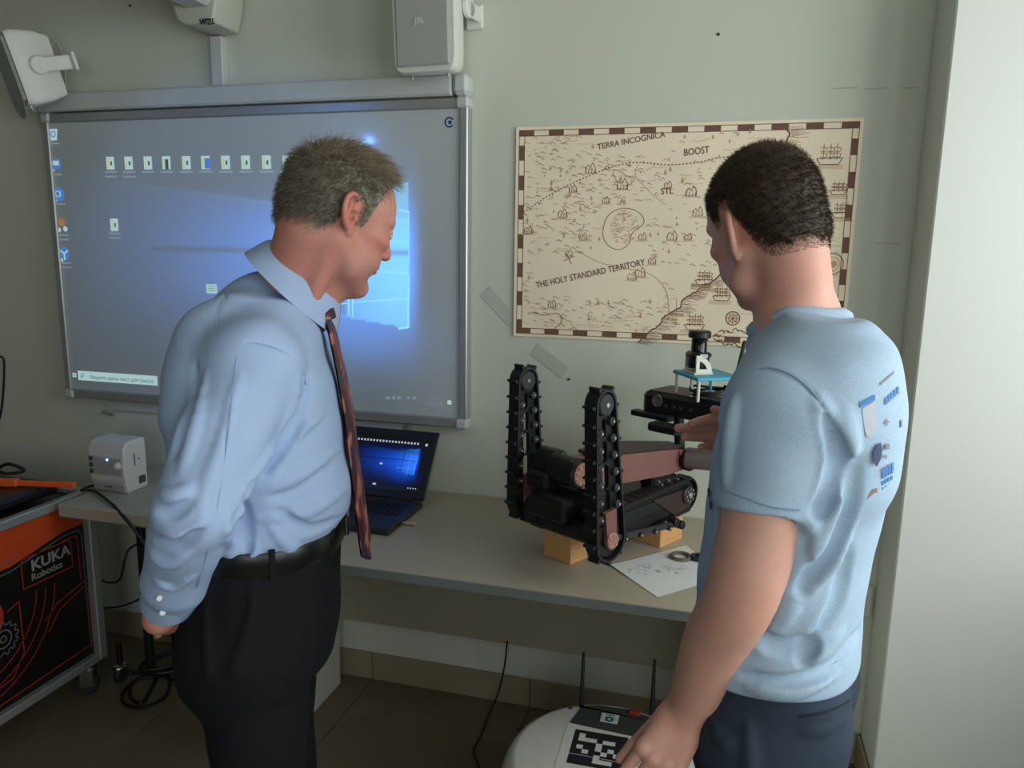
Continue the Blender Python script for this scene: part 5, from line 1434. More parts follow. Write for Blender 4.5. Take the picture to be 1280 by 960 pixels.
def ear(S, o, A, s, flare=28, dz=0.0, sc=1.0):
    fl = math.radians(flare)
    eo = o + np.array([-0.006, s*0.0705, 0.0+dz])*S.rs @ A
    ex = np.array([-math.cos(fl), s*math.sin(fl), 0]) @ A
    ez = nrm(np.array([-0.16, 0, 1.0]) @ A)
    ex = nrm(ex - ez*(ex@ez)); en = np.cross(ez, ex)
    if en @ (np.array([0, s, 0]) @ A) < 0: en = -en
    q = lambda a, c, n=0.0: eo + (ex*a + ez*c + en*n)*sc*S.rs
    fr = np.array([ex, en, ez])
    S.ell(q(0.016, 0.004, 0.001), np.array((0.019, 0.0045, 0.027))*sc, fr, 0.008)
    S.ell(q(0.008, -0.024, 0.002), np.array((0.010, 0.0048, 0.011))*sc, fr, 0.006)
    hx = bez([(0.008, 0.006), (0.002, 0.018), (0.008, 0.031), (0.021, 0.035), (0.033, 0.026), (0.036, 0.008), (0.029, -0.010), (0.019, -0.022)], 3)
    for a, b in zip(hx[:-1], hx[1:]):
        S.limb(q(a[0], a[1], 0.004), q(b[0], b[1], 0.004), 0.0042*sc, 0.0042*sc, 0.003)
    ah = bez([(0.018, 0.022), (0.025, 0.008), (0.022, -0.008), (0.013, -0.016)], 3)
    for a, b in zip(ah[:-1], ah[1:]):
        S.limb(q(a[0], a[1], 0.004), q(b[0], b[1], 0.004), 0.0028*sc, 0.0028*sc, 0.003)
    S.ell(q(0.0115, -0.002, 0.006), np.array((0.0075, 0.0085, 0.0115))*sc, fr, 0.003, 's')
    S.ell(q(0.0275, 0.014, 0.007), np.array((0.0030, 0.0055, 0.0120))*sc, fr, 0.003, 's')
    S.ell(q(0.003, -0.003, 0.004), np.array((0.004, 0.005, 0.006))*sc, fr, 0.003)
    return eo

FING = [  # base forward, base across, phalanges, radii
    (0.088, 0.0285, (0.044, 0.026, 0.021), (0.0095, 0.0082, 0.0068)),
    (0.092, 0.0085, (0.048, 0.030, 0.022), (0.0097, 0.0084, 0.0070)),
    (0.088, -0.0115, (0.045, 0.028, 0.022), (0.0092, 0.0080, 0.0066)),
    (0.080, -0.0300, (0.036, 0.021, 0.019), (0.0082, 0.0070, 0.0058))]
def hand(S, W, X, Z, ts, curls, thumb=(0.6, 0.35, 0.3), sc=1.0, spread=0.06, rsc=1.0):
    """W wrist, X towards the fingers, Z back of the hand, ts: +1/-1 picks the thumb side"""
    X = nrm(X); Z = nrm(np.asarray(Z, float) - X*(np.asarray(Z, float)@X)); Y = np.cross(Z, X)*ts
    q = lambda a, b, c=0.0: W + (X*a + Y*b + Z*c)*sc
    S.limb(q(-0.03, 0), q(0.012, 0), 0.027*sc, 0.026*sc, 0.02)
    for i, (fx, fy, ph, rr) in enumerate(FING):
        S.limb(q(0.006, fy*0.55), q(fx, fy), 0.0150*sc, 0.0118*sc, 0.016)
    S.limb(q(0.03, 0.018, -0.006), q(0.07, 0.016, -0.006), 0.016*sc, 0.012*sc, 0.015)
    S.limb(q(0.03, -0.022, -0.007), q(0.065, -0.022, -0.006), 0.014*sc, 0.011*sc, 0.015)
    tips = []
    for (fx, fy, ph, rr), cu in zip(FING, curls):
        p = q(fx, fy); a = 0.0
        sp = fy/0.03*spread
        S.ell(q(fx-0.002, fy, 0.004), np.array((0.011, 0.0095, 0.0095))*sc, np.array([X, Y, Z]), 0.006)
        for j in range(3):
            a += cu[j]
            d = X*math.cos(a) - Z*math.sin(a)
            d = nrm(d*math.cos(sp) + Y*math.sin(sp))
            e = p + d*ph[j]*sc
            S.limb(p, e, rr[j]*sc*rsc, (rr[j+1] if j < 2 else rr[2]*0.86)*sc*rsc, 0.0025 if j else 0.004)
            p = e
        tips.append((p, d, nrm(Z*math.cos(a) + X*math.sin(a))))
    # thumb: leaves the side of the palm near its base
    ta, tb, tc = thumb
    p = q(0.022, 0.020, -0.006)
    d = nrm(X*math.cos(ta) + Y*math.sin(ta)*0.85 - Z*tc)
    for j, (L, r0, r1) in enumerate(((0.046, 0.0165, 0.0115), (0.034, 0.0110, 0.0096), (0.027, 0.0096, 0.0075))):
        e = p + d*L*sc
        S.limb(p, e, r0*sc, r1*sc, 0.008 if j == 0 else 0.003)
        p = e
        d = nrm(d*math.cos(tb) + (X - Z*0.35 - Y*0.2)*math.sin(tb))
    tips.append((p, d, nrm(Y*0.6+Z)))
    return tips

def rotate_axes(F, pitch, roll=0.0):
    """head axes from a level facing direction, nodding down by pitch"""
    F = nrm(F); L = np.cross(UP, F)
    X = F*math.cos(pitch) - UP*math.sin(pitch)
    Z = F*math.sin(pitch) + UP*math.cos(pitch)
    Y = L*math.cos(roll) + Z*math.sin(roll); Z = Z*math.cos(roll) - L*math.sin(roll)
    return np.array([X, Y, Z])

def local(V, o, A, hs=1.0): return (V-o) @ A.T / hs

def skin_colours(V, o, A, base, red, stubble=None, hairfn=None, hairc=None, hs=1.0, fade=0.012):
    l = local(V, o, A, hs)
    c = np.tile(np.asarray(base, float), (len(V), 1))
    def blend(mask, colr):
        nonlocal c
        m = np.clip(mask, 0, 1)[:, None]
        c = c*(1-m) + np.asarray(colr)*m
    bl = lambda ctr, r: np.exp(-(((l-np.asarray(ctr))/np.asarray(r))**2).sum(1))
    ax = np.abs(l[:, 1])
    la = np.column_stack([l[:, 0], ax, l[:, 2]])
    bl2 = lambda ctr, r: np.exp(-(((la-np.asarray(ctr))/np.asarray(r))**2).sum(1))
    blend(0.55*bl2((0.06, 0.05, -0.022), (0.03, 0.03, 0.022)), red)
    blend(0.6*bl((0.112, 0, -0.026), (0.018, 0.02, 0.014)), red)
    blend(0.65*bl2((-0.02, 0.088, 0.004), (0.03, 0.016, 0.04)), red)
    blend(0.3*bl((-0.03, 0, -0.11), (0.08, 0.09, 0.05)), red)
    if stubble is not None:
        blend(0.35*bl2((0.05, 0.03, -0.085), (0.05, 0.04, 0.03)), stubble)
    lipm = (np.abs(l[:, 1]) < 0.026) & (l[:, 0] > 0.08)
    blend(0.75*lipm*np.exp(-((l[:, 2]+0.0595)/0.0085)**2), np.asarray(red)*np.array([0.8, 0.62, 0.62]))
    if hairc is not None:                       # eyebrows
        br = np.exp(-((l[:, 2]-0.029-0.05*(0.03-np.abs(ax-0.03)))/0.0045)**2)*(ax > 0.012)*(ax < 0.052)*(l[:, 0] > 0.05)
        blend(0.75*br, hairc)
        if hairfn is not None: blend(0.85*np.clip(hairfn(l)/fade, 0, 1)*(l[:, 0] < 0.09)*np.clip((0.0775-ax)/0.002, 0, 1), hairc)
    return c

def strands(name, pts, dirs, lens, rads, cols, m, parent, seg=4, droop=None, wave=0.0):
    """individual hairs as thin tapered tubes in one mesh"""
    n = len(pts); k = 3
    t = np.linspace(0, 1, seg+1)
    V = np.empty((n, seg+1, k, 3)); d = dirs/np.linalg.norm(dirs, axis=1, keepdims=True)
    rv = RS.normal(size=(n, 3)); x = np.cross(d, rv); x /= np.linalg.norm(x, axis=1, keepdims=True)
    y = np.cross(d, x)
    ph = RS.rand(n)*6.28
    for i, tt in enumerate(t):
        c = pts + d*(lens*tt)[:, None]
        if droop is not None: c = c + droop*(lens*tt**2)[:, None]
        if wave: c = c + x*(np.sin(ph+tt*3)*wave*lens*tt)[:, None]
        r = rads*(1-0.8*tt)
        for j in range(k):
            a = j*2*PI/k
            V[:, i, j] = c + (x*math.cos(a) + y*math.sin(a))*r[:, None]
    base = (np.arange(n)*(seg+1)*k)[:, None]
    q = []
    for i in range(seg):
        for j in range(k):
            j2 = (j+1) % k
            q.append(np.concatenate([base+i*k+j, base+i*k+j2, base+(i+1)*k+j2, base+(i+1)*k+j], 1))
    Fc = np.stack(q, 1).reshape(-1, 4)
    col = np.repeat(cols, (seg+1)*k, 0)
    return solid_obj(name, V.reshape(-1, 3), Fc, m, parent, col)

def vert_normals(V, Fc):
    n = np.cross(V[Fc[:, 2]]-V[Fc[:, 0]], V[Fc[:, 3]]-V[Fc[:, 1]])
    out = np.zeros_like(V)
    for i in range(4): np.add.at(out, Fc[:, i], n)
    return out/(np.linalg.norm(out, axis=1, keepdims=True)+1e-12)

def eyes(o, A, parent, hs=1.0):
    for s in (-1, 1):
        c = o + np.array((0.0795, s*0.032, 0.0055))*hs @ A
        mb = MB(); mb.sph(c, 0.0127*hs, 20, 14, 0)
        g = nrm(np.array((1, 0, -0.25)) @ A)
        x, y, z = frame_from(g)
        mb.lathe(c + g*0.0112*hs, (x, y, z), [(0, 0.0057), (0.0015, 0.0045), (0.0021, 0.002)], 16, 1)
        mb.build('eye', [EYEW, IRIS], parent)

def shoe(name, heel, fwd, m, parent):
    S = Solid(); f = nrm(fwd)
    S.limb(heel+f*0.03+UP*0.04, heel+f*0.12+UP*0.045, 0.036, 0.042, 0.03)
    S.limb(heel+f*0.12+UP*0.04, heel+f*0.24+UP*0.028, 0.044, 0.027, 0.03)
    S.limb(heel+f*0.035+UP*0.05, heel+f*0.045+UP*0.10, 0.036, 0.042, 0.03)
    S.half(heel+UP*0.002, -UP)
    V, Fc = S.mesh(0.007, heel+f*0.1-0.25, heel+f*0.1+0.25)
    return solid_obj(name, V, Fc, m, parent)

def march(S, px, py, d0, d1, n=140):
    """where a sight line first meets a body surface"""
    t = np.linspace(d0, d1, n); pts = CAM + t[:, None]*ray(px, py)
    d = S.eval(pts)
    i = np.argmax(d < 0)
    if d[i] >= 0: i = int(np.argmin(d)); return pts[i]
    if i == 0: return pts[0]
    a = d[i-1]/(d[i-1]-d[i]); return pts[i-1]*(1-a)+pts[i]*a

def fold(S, pix, d0, d1, r, op='u', k=0.012, sink=0.6):
    """a soft ridge or crease of cloth lying on the surface"""
    pts = [march(S, x, y, d0, d1) for x, y in bez(pix, 4)]
    v = nrm(CAM*-1 + pts[len(pts)//2])
    n = len(pts); rr = r*np.sin(np.linspace(0.25, PI-0.25, n))
    if op == 'u': pts = [p + v*r*sink for p in pts]
    else: pts = [p - v*r*sink for p in pts]
    return [(pts[i], pts[i+1], rr[i], rr[i+1], k, op) for i in range(n-1)]

# ================================================================== the older man in the blue shirt
def seam(name, S, pix, d0, d1, r, m, parent, inv, n=6):
    pts = np.array([march(S, x, y, d0, d1, 260) for x, y in bez(pix, n)])
    ker = np.array([0.25, 0.5, 0.25])
    for _ in range(2): pts[1:-1] = pts[:-2]*0.25+pts[1:-1]*0.5+pts[2:]*0.25
    v = (CAM-pts); v /= np.linalg.norm(v, axis=1, keepdims=True)
    return MB().tube(pts+v*r*0.6-inv, r, 6).build(name, m, parent)

def build_older_man():
    F = nrm(R_H*math.cos(0.18) + F_H*math.sin(0.18)); L = np.cross(UP, F)
    AX = np.array([F, L, UP])
    O = P(336, 655, 1.34); O0 = np.array([O[0], O[1], 0.0])
    bz = O[2]
    root = empty('person', (O[0], O[1], 0))
    tag(root, 'grey-haired older man in a light blue shirt, patterned tie and black trousers', 'person')
    inv = np.array([O[0], O[1], 0.0])
    w = lambda x, y, z: O0 + F*x + L*y + UP*z
    # joints
    hd = P(425, 272, 1.32); HS = 0.96
    HF = nrm(R_H*math.cos(0.68) + F_H*math.sin(0.68)); HA = rotate_axes(HF, 0.42)
    hw = lambda *l: hd + np.array(l)*HS @ HA
    shn = P(318, 456, 1.16); eln = P(243, 640, 1.07); wrn = P(207, 764, 1.25)
    shf = w(0.0, 0.165, 1.395); elf = P(300, 600, 1.56); wrf = P(222, 742, 1.37)
    neck0 = P(352, 392, 1.35); neck1 = hw(-0.040, 0, -0.055)
    # ---- body: one continuous figure
    S = Solid(); S.rs = HS
    head_masses(S, hd, HA, jaw=1.0); face(S, hd, HA)
    ear(S, hd, HA, -1, 24, -0.004, 1.0); ear(S, hd, HA, 1, 24, -0.004, 1.0)
    S.rs = 1.0
    S.limb(neck0, neck1, 0.060, 0.054, 0.03)
    S.limb(P(390, 398, 1.34), hw(0.030, 0, -0.085), 0.030, 0.028, 0.03)
    S.limb(hw(-0.02, -0.05, -0.045), P(383, 395, 1.29), 0.014, 0.013, 0.02)
    S.limb(neck0 - UP*0.04 - F*0.02, w(0, 0, 1.05), 0.065, 0.09, 0.04)
    for s, sh, el, wr in ((-1, shn, eln, wrn), (1, shf, elf, wrf)):
        S.limb(neck0, sh, 0.05, 0.04, 0.03)
        S.limb(sh, el, 0.04, 0.034, 0.02); S.limb(el, wr, 0.034, 0.024, 0.02)
        S.limb(w(-0.01, 0, 1.05), w(-0.015, s*0.085, 0.92), 0.08, 0.07, 0.03)
        S.limb(w(-0.015, s*0.085, 0.92), w(-0.015, s*0.085, 0.5), 0.055, 0.04, 0.02)
        S.limb(w(-0.015, s*0.085, 0.5), w(-0.04, s*0.088, 0.08), 0.04, 0.03, 0.02)
        S.limb(w(-0.04, s*0.088, 0.06), w(0.10, s*0.105, 0.045), 0.03, 0.025, 0.02)
    hx = F_H*0.85 - UP*0.42 - R_H*0.05
    hand(S, wrn - UP*0.012, hx, -UP*0.8 - F_H*0.4 + R_H*0.1, 1, [(0.9, 1.1, 0.7), (0.95, 1.15, 0.7), (1.0, 1.15, 0.7), (1.0, 1.2, 0.7)], (1.0, 0.2, 0.25), 0.96)
    hand(S, wrf, P(176, 752, 1.24)-wrf, -R_H*0.6 + F_H*0.5, -1, [(0.5, 0.5, 0.3)]*4, (0.5, 0.3, 0.3), 0.9)
    lo = np.array([O[0]-0.45, O[1]-0.45, 0.0]); hi = np.array([O[0]+0.45, O[1]+0.5, 1.80])
    V, Fc = S.mesh(0.0024, lo, hi)
    base = lin((194, 134, 118)); red = lin((190, 104, 88)); hc = lin((104, 96, 82))
    zx = np.array([-0.13, -0.10, -0.056, -0.034, -0.026, -0.006, 0.004, 0.012, 0.022, 0.030, 0.042, 0.062, 0.10])
    zz = np.array([-0.045, -0.052, -0.056, -0.040, -0.005, 0.036, 0.020, -0.020, 0.020, 0.052, 0.090, 0.124, 0.140])
    hfn = lambda l: l[..., 2] - np.interp(l[..., 0], zx, zz)
    col = skin_colours(V, hd, HA, base, red, lin((150, 120, 112)), hfn, hc*0.9+base*0.1, HS)
    solid_obj('body', V-inv, Fc, SKIN, root, col)
    # ---- hair: thin cap plus loose strands
    H = Solid(); H.rs = HS; head_masses(H, hd, HA, 0.0035, True)
    def post(p):
        l = (p-hd) @ HA.T/HS
        return 0.0022*vnoise(l*np.array([0.5, 1, 1]), 260, 3) + 0.0016*vnoise(l, 620, 4)
    def hcut(p):
        l = (p-hd) @ HA.T/HS
        return -(hfn(l))*0.55 + 0.003*vnoise(l, 300, 9)
    H.cut_within(hcut, hd, 0.3, 0.006)
    Vh, Fh = H.mesh(0.0024, hd-0.16, hd+0.16, post, 0.006)
    lh = local(Vh, hd, HA, HS)
    def haircol(l, n):
        g = np.clip((l[:, 0]+0.06)/0.12, 0, 1)*np.clip(1.1-(l[:, 2]-0.0)/0.16, 0, 1)
        dark = lin((88, 80, 66)); grey = lin((172, 164, 144)); tan = lin((158, 136, 106))
        t = np.clip(0.20+0.55*g+0.28*RS.normal(size=len(l)), 0, 1)[:, None]
        u = np.clip((l[:, 2]-0.05)/0.08+0.2*RS.normal(size=len(l)), 0, 1)[:, None]*0.55
        return (dark*(1-t)+grey*t)*(1-u)+tan*u
    solid_obj('hair', Vh-inv, Fh, HAIRM, root, haircol(lh, None)*0.85)
    nv = vert_normals(Vh, Fh)
    ok = (hfn(lh) > 0.004) & (((nv @ HA.T)*lh).sum(1) > 0)
    sel = RS.choice(np.where(ok)[0], 11000)
    ls = lh[sel]; nl = nv[sel] @ HA.T
    flow = np.zeros((len(sel), 3))
    top = np.clip((ls[:, 2]-0.045)/0.06, 0, 1)
    flow[:, 0] = 0.95*top - 0.75*(1-top)            # swept forward on the crown, back on the sides
    flow[:, 2] = -0.55*(1-top) + 0.1*top
    flow[:, 1] = 0.25*RS.normal(size=len(sel)) + 0.25*top
    d = flow + nl*(0.28+0.30*top+0.18*RS.rand(len(sel)))[:, None] + 0.28*RS.normal(size=(len(sel), 3))
    ln = 0.013 + 0.016*top + 0.012*RS.rand(len(sel))*(0.4+top)
    strands('hair', Vh[sel]-inv-nv[sel]*0.002, d @ HA, ln, 0.00042+0.0002*RS.rand(len(sel)), haircol(ls, None), HAIRM, root,
            4, (-UP*0.25)[None], 0.12)
    # wisps that stand away over the thinning crown and forehead
    cz = (ls[:, 2] > 0.075) & (ls[:, 0] > -0.06)
    s2 = RS.choice(np.where(cz)[0], 700)
    d2 = np.column_stack([0.75+0.3*RS.normal(size=700), 0.35*RS.normal(size=700), 0.30+0.30*RS.rand(700)])
    strands('hair', Vh[sel[s2]]-inv, d2 @ HA, 0.022+0.024*RS.rand(700), np.full(700, 0.00034), haircol(ls[s2], None)*1.25, HAIRM, root,
            6, (-UP*0.55)[None], 0.25)
    eyes(hd-inv, HA, root, HS)
    # ---- shirt
    T = Solid()
    st = [(1.05, -0.003, 0, 0.110, 0.150), (1.095, -0.003, 0, 0.121, 0.160), (1.118, -0.003, 0, 0.137, 0.173), (1.14, 0.000, 0, 0.147, 0.178), (1.18, -0.002, 0, 0.150, 0.180),
          (1.25, -0.008, 0, 0.145, 0.180), (1.34, -0.014, 0, 0.136, 0.176), (1.40, -0.014, 0, 0.122, 0.165),
          (1.44, -0.006, 0, 0.102, 0.122), (1.468, 0.004, 0, 0.078, 0.076), (1.488, 0.012, 0, 0.056, 0.054)]
    da = nrm(wrn-eln); cuff = eln*0.12 + wrn*0.88; mid = shn*0.45+eln*0.55
    T.limb(shn, mid, 0.066, 0.066, 0.006); T.limb(mid, eln, 0.066, 0.057, 0.006)
    T.limb(eln, eln*0.35+wrn*0.65, 0.057, 0.048, 0.006); T.limb(eln*0.35+wrn*0.65, cuff+da*0.03, 0.047, 0.041, 0.006)
    T.cut_within(lambda p: np.minimum((p-cuff) @ da, 0.075-np.linalg.norm(np.cross(p-cuff, da), axis=-1)), cuff+da*0.03, 0.13, 0.003)
    T.limb(cuff-da*0.03, cuff+da*0.05, 0.034, 0.037, 0.003, 's')
    T.sections(st, O0, AX, 0.020, n=2.3)
    cn = P(381, 340, 1.335); ph = math.radians(43)
    cx = F*math.cos(ph) - UP*math.sin(ph); cz = F*math.sin(ph) + UP*math.cos(ph)
    cb = cn - cz*0.088 - F*0.004
    T.limb(cb, neck0 - UP*0.09, 0.064, 0.085, 0.02)
    T.limb(cb - L*0.02 - F*0.012, shn + UP*0.002, 0.049, 0.060, 0.026); T.limb(cb + L*0.02 - F*0.012, shf + UP*0.002, 0.049, 0.058, 0.026)
    T.limb(w(-0.055, -0.06, 1.43), w(-0.062, -0.08, 1.33), 0.062, 0.062, 0.05)
    T.limb(w(-0.055, 0.06, 1.43), w(-0.055, 0.08, 1.33), 0.058, 0.058, 0.05)
    T.limb(P(345, 424, 1.27), shn, 0.045, 0.060, 0.035)
    T.limb(shf, elf, 0.062, 0.052, 0.022); T.limb(elf, elf*0.16+wrf*0.84, 0.052, 0.034, 0.02)
    fl = []
    # folds seen in the cloth
    for pix, r in (([(372, 470), (352, 540), (318, 590), (285, 640)], 0.007), ([(400, 520), (370, 545), (335, 600)], 0.006),
                   ([(425, 560), (380, 590), (330, 610)], 0.005), ([(430, 610), (380, 640), (325, 650)], 0.006),
                   ([(300, 470), (280, 540), (262, 600), (250, 640)], 0.005), ([(258, 470), (243, 540), (228, 590)], 0.006),
                   ([(240, 610), (222, 622), (205, 616)], 0.006), ([(262, 640), (235, 668), (205, 668)], 0.007),
                   ([(235, 690), (212, 700), (190, 690)], 0.006), ([(240, 720), (218, 735), (196, 728)], 0.005),
                   ([(300, 640), (312, 680), (318, 700)], 0.007), ([(335, 655), (372, 688), (410, 682)], 0.007),
                   ([(280, 650), (290, 690), (300, 706)], 0.006)):
        fl += fold(T, pix, 0.85, 1.6, r)
    for pix, r in (([(388, 465), (380, 505), (352, 560), (312, 610), (294, 650)], 0.009), ([(415, 585), (372, 615), (340, 622)], 0.005),
                   ([(245, 455), (232, 520), (216, 570)], 0.006),
                   ([(236, 628), (216, 640), (196, 640)], 0.006), ([(250, 665), (226, 684), (196, 680)], 0.006),
                   ([(304, 625), (305, 660), (312, 695)], 0.006), ([(350, 640), (385, 662), (425, 650)], 0.005)):
        fl += fold(T, pix, 0.85, 1.6, r, 's', 0.012, 0.35)
    for a, b, ra, rb, k, op in fl: T.limb(a, b, ra, rb, k, op)
    # armhole seam, yoke seam, sleeve placket
    for pix, r in (([(252, 441), (275, 430), (305, 427), (335, 431), (360, 441), (378, 462), (384, 490)], 0.0022),
                   ([(298, 352), (276, 378), (268, 402), (272, 428)], 0.0018), ([(320, 332), (300, 350), (276, 366)], 0.0016)):
        for a, b, ra, rb, k, op in fold(T, pix, 0.85, 1.6, r, 's', 0.002, 0.0): T.limb(a, b, max(ra, 0.0014), max(rb, 0.0014), k, op)
    def wr_(p):
        q = (p-O0) @ AX.T
        low = np.clip((1.16-q[..., 2])/0.12, 0, 1)
        a = np.sin(q[..., 2]*46 + 2.6*vnoise(q, 9, 1) + q[..., 0]*14)
        b = np.sin(q[..., 2]*75 - q[..., 0]*38 + 2.0*vnoise(q, 14, 2))
        return -0.0016*a - 0.0011*b - low*0.0025*np.sin(q[..., 0]*55+q[..., 1]*40+1.5*vnoise(q, 12, 5))
    V, Fc = T.mesh(0.0034, lo, hi, wr_, 0.006)
    solid_obj('shirt', V-inv, Fc, SHIRT_B, root)
    for pix in ([(252, 443), (275, 431), (305, 428), (335, 432), (360, 442), (376, 460), (383, 486), (380, 505)], [(296, 352), (278, 378), (270, 402), (270, 430)], [(296, 445), (290, 500), (283, 560), (274, 620), (262, 680), (246, 735)]):
        seam('seam', T, pix, 0.85, 1.6, 0.0009, STITCH, root, inv)
    # collar: a stand and a folded fall with points
    th = np.concatenate([np.linspace(0.16, 2*PI-0.16, 61)])
    rows = []
    for t in th:
        dd = cx*math.cos(t)*(0.080 if math.cos(t) > 0 else 0.076) + L*math.sin(t)*0.066
        front = max(0, math.cos(t))
        tip = max(0.0, 1-min(t, 2*PI-t)/0.75)
        top = cn + dd
        fallL = 0.046 + 0.002*front + 0.014*tip**1.3; side = 1-0.65*abs(math.cos(t))
        out = nrm(dd)
        p = [top - cz*0.022 - out*0.004, top - cz*0.004 - out*0.0015, top + cz*0.0025 + out*0.0015, top - cz*0.003 + out*0.006]
        drop = cz*0.75 + UP*0.25
        for q in (0.25, 0.5, 0.75, 1.0):
            p.append(top - drop*fallL*q + out*(0.006+(0.010+0.028*side)*q) + cx*0.006*tip*q)
        p.append(top - drop*fallL + out*(0.014+0.028*side))
        p.append(top - drop*fallL*0.55 + out*0.009)
        rows.append(p)
    MB().grid(np.array(rows)-inv, flip=False).build('collar', SHIRT_B, root, 60)
    # cuff band and its buttons
    x, y, z = frame_from(da, F)
    mb = MB()
    prof = [(0, 0.0395), (-0.002, 0.0425), (-0.03, 0.0432), (-0.062, 0.0440), (-0.066, 0.0425), (-0.064, 0.038)]
    mb.lathe(cuff-inv+da*0.004, (x, y, z), prof[::-1], 36, caps=False)
    mb.lathe(cuff-inv+da*0.004, (x, y, z), [(0, 0.0395), (-0.02, 0.036)], 36, caps=False)
    mb.build('cuff', SHIRT_B, root, 50)
    for px, py in ((199, 748), (203, 766)):
        b = march(T, px, py, 0.9, 1.5); v = nrm(CAM-b)
        MB().cyl(b+v*0.002-inv, b+v*0.0065-inv, 0.0045, seg=12, bev=0.001).build('button', BUTTON, root)
    # ---- tie
    tiem = mat('tie_silk', rgb(70, 22, 40), 0.4, var=0.2, scale=60, attr='Col')
    pts = bez([(404, 385, 1.335), (408, 402, 1.335), (414, 425, 1.335), (422, 462, 1.338), (430, 505, 1.342), (437, 560, 1.348), (445, 620, 1.355), (451, 665, 1.36), (456, 693, 1.365)], 12)
    cen = np.array([P(*p) for p in pts]) + F*0.008 - L*0.022
    s = np.linspace(0, 1, len(cen))
    wid = np.interp(s, [0, .04, .10, .16, .5, .92, 1.0], [0.020, 0.024, 0.022, 0.026, 0.038, 0.047, 0.004])
    T_ = np.gradient(cen, axis=0); G = []
    nu = 17
    for i in range(len(cen)):
        n = nrm(np.cross(L, T_[i])); n = n if n @ F > 0 else -n
        bul = 0.012 if s[i] < 0.10 else 0.004
        row = []
        tw = 0.16; Lt = L*math.cos(tw) + F*math.sin(tw); n = nrm(np.cross(Lt, T_[i])); n = n if n @ F > 0 else -n
        for a in np.linspace(-1, 1, nu): row.append(cen[i] + Lt*a*wid[i] + n*bul*(1-a*a))
        for a in np.linspace(1, -1, nu): row.append(cen[i] + Lt*a*wid[i]*0.98 - n*0.003)
        G.append(row)
    G = np.array(G)
    gu = np.repeat(s[:, None], G.shape[1], 1)*0.34; gv = ((G-cen[:, None]) @ L)
    q = np.stack([gu, gv, 0*gu], -1)
    n1 = vnoise(q, 150, 21); n2 = vnoise(q, 190, 22); n3 = vnoise(q, 130, 23)
    cc = np.tile(lin((62, 26, 44)), (*gu.shape, 1))
    cc[n1 > 0.28] = lin((176, 112, 92)); cc[n2 > 0.45] = lin((120, 40, 70)); cc[n3 > 0.5] = lin((34, 40, 62)); cc[(n1 < -0.62)] = lin((28, 20, 26))
    MB().grid(G-inv, flip=True).build('necktie', tiem, root, 60, cc.reshape(-1, 3))
    # ---- trousers, belt
    B = Solid()
    tst = [(0.86, -0.016, 0, 0.124, 0.172), (0.92, -0.014, 0, 0.130, 0.178), (0.98, -0.010, 0, 0.130, 0.178), (1.04, -0.004, 0, 0.128, 0.174), (bz+0.006, -0.002, 0, 0.126, 0.170)]
    B.sections(tst, O0, AX, 0.02, n=2.2)
    for s in (-1, 1):
        hp = w(-0.022, s*0.088, 0.90); kn = w(-0.015, s*0.085, 0.50); an = w(-0.045, s*0.088, 0.075)
        B.limb(hp, hp*0.5+kn*0.5, 0.096, 0.078, 0.02); B.limb(hp*0.5+kn*0.5, kn, 0.078, 0.072, 0.006)
        B.limb(kn, an, 0.072, 0.070, 0.006)
        B.limb(w(-0.062, s*0.082, 0.92), w(-0.066, s*0.08, 0.87), 0.086, 0.078, 0.03)
    fl = []
    for pix, r in (([(318, 722), (314, 770), (300, 820), (289, 845)], 0.006), ([(262, 720), (258, 780), (262, 850)], 0.005), ([(380, 720), (372, 800), (360, 900)], 0.004)):
        fl += fold(B, pix, 0.9, 1.7, r)
    for a, b, ra, rb, k, op in fl: B.limb(a, b, ra, rb, k, op)
    B.half(w(0, 0, 0.03), -UP)
    V, Fc = B.mesh(0.006, [lo[0], lo[1], 0], hi, lambda p: -0.002*np.sin(p[..., 2]*30+3*vnoise(p, 8, 7)), 0.003)
    solid_obj('trousers', V-inv, Fc, TROU_B, root)
    th = np.linspace(0, 2*PI, 73)[:-1]
    def ring(z, g): return [O0 + F*(-0.0025+(0.1285+g)*math.copysign(abs(math.cos(t))**0.92, math.cos(t))) + L*((0.1725+g)*math.copysign(abs(math.sin(t))**0.92, math.sin(t))) + UP*z for t in th]
    MB().grid(np.array([ring(bz-0.022, -0.003), ring(bz-0.022, 0.004), ring(bz-0.018, 0.006), ring(bz+0.012, 0.006), ring(bz+0.016, 0.004), ring(bz+0.016, -0.004)]).transpose(1, 0, 2)-inv, closed_u=True, flip=True).build('belt', LEATHER, root, 60)
    for t in (-0.55, -1.35, -2.2, 0.55, 1.35, 2.2):
        c = O0 + F*(-0.0025+0.136*math.cos(t)) + L*0.180*math.sin(t) + UP*(bz-0.003)
        n = nrm(F*math.cos(t)+L*math.sin(t))
        MB().box(c-inv, (0.010, 0.004, 0.052), [nrm(np.cross(UP, n)), n, UP], 0.0015).build('belt_loop', TROU_B, root)
    b = O0 + F*0.134 + UP*(bz-0.003)
    MB().box(b-inv, (0.008, 0.042, 0.036), AX, 0.002).build('buckle', mat('buckle_steel', rgb(150, 150, 150), 0.25, 1.0), root)
    for s in (-1, 1): shoe('shoe', w(-0.10, s*0.092, 0.0)-inv, F+L*s*0.12, LEATHER, root)
    return root

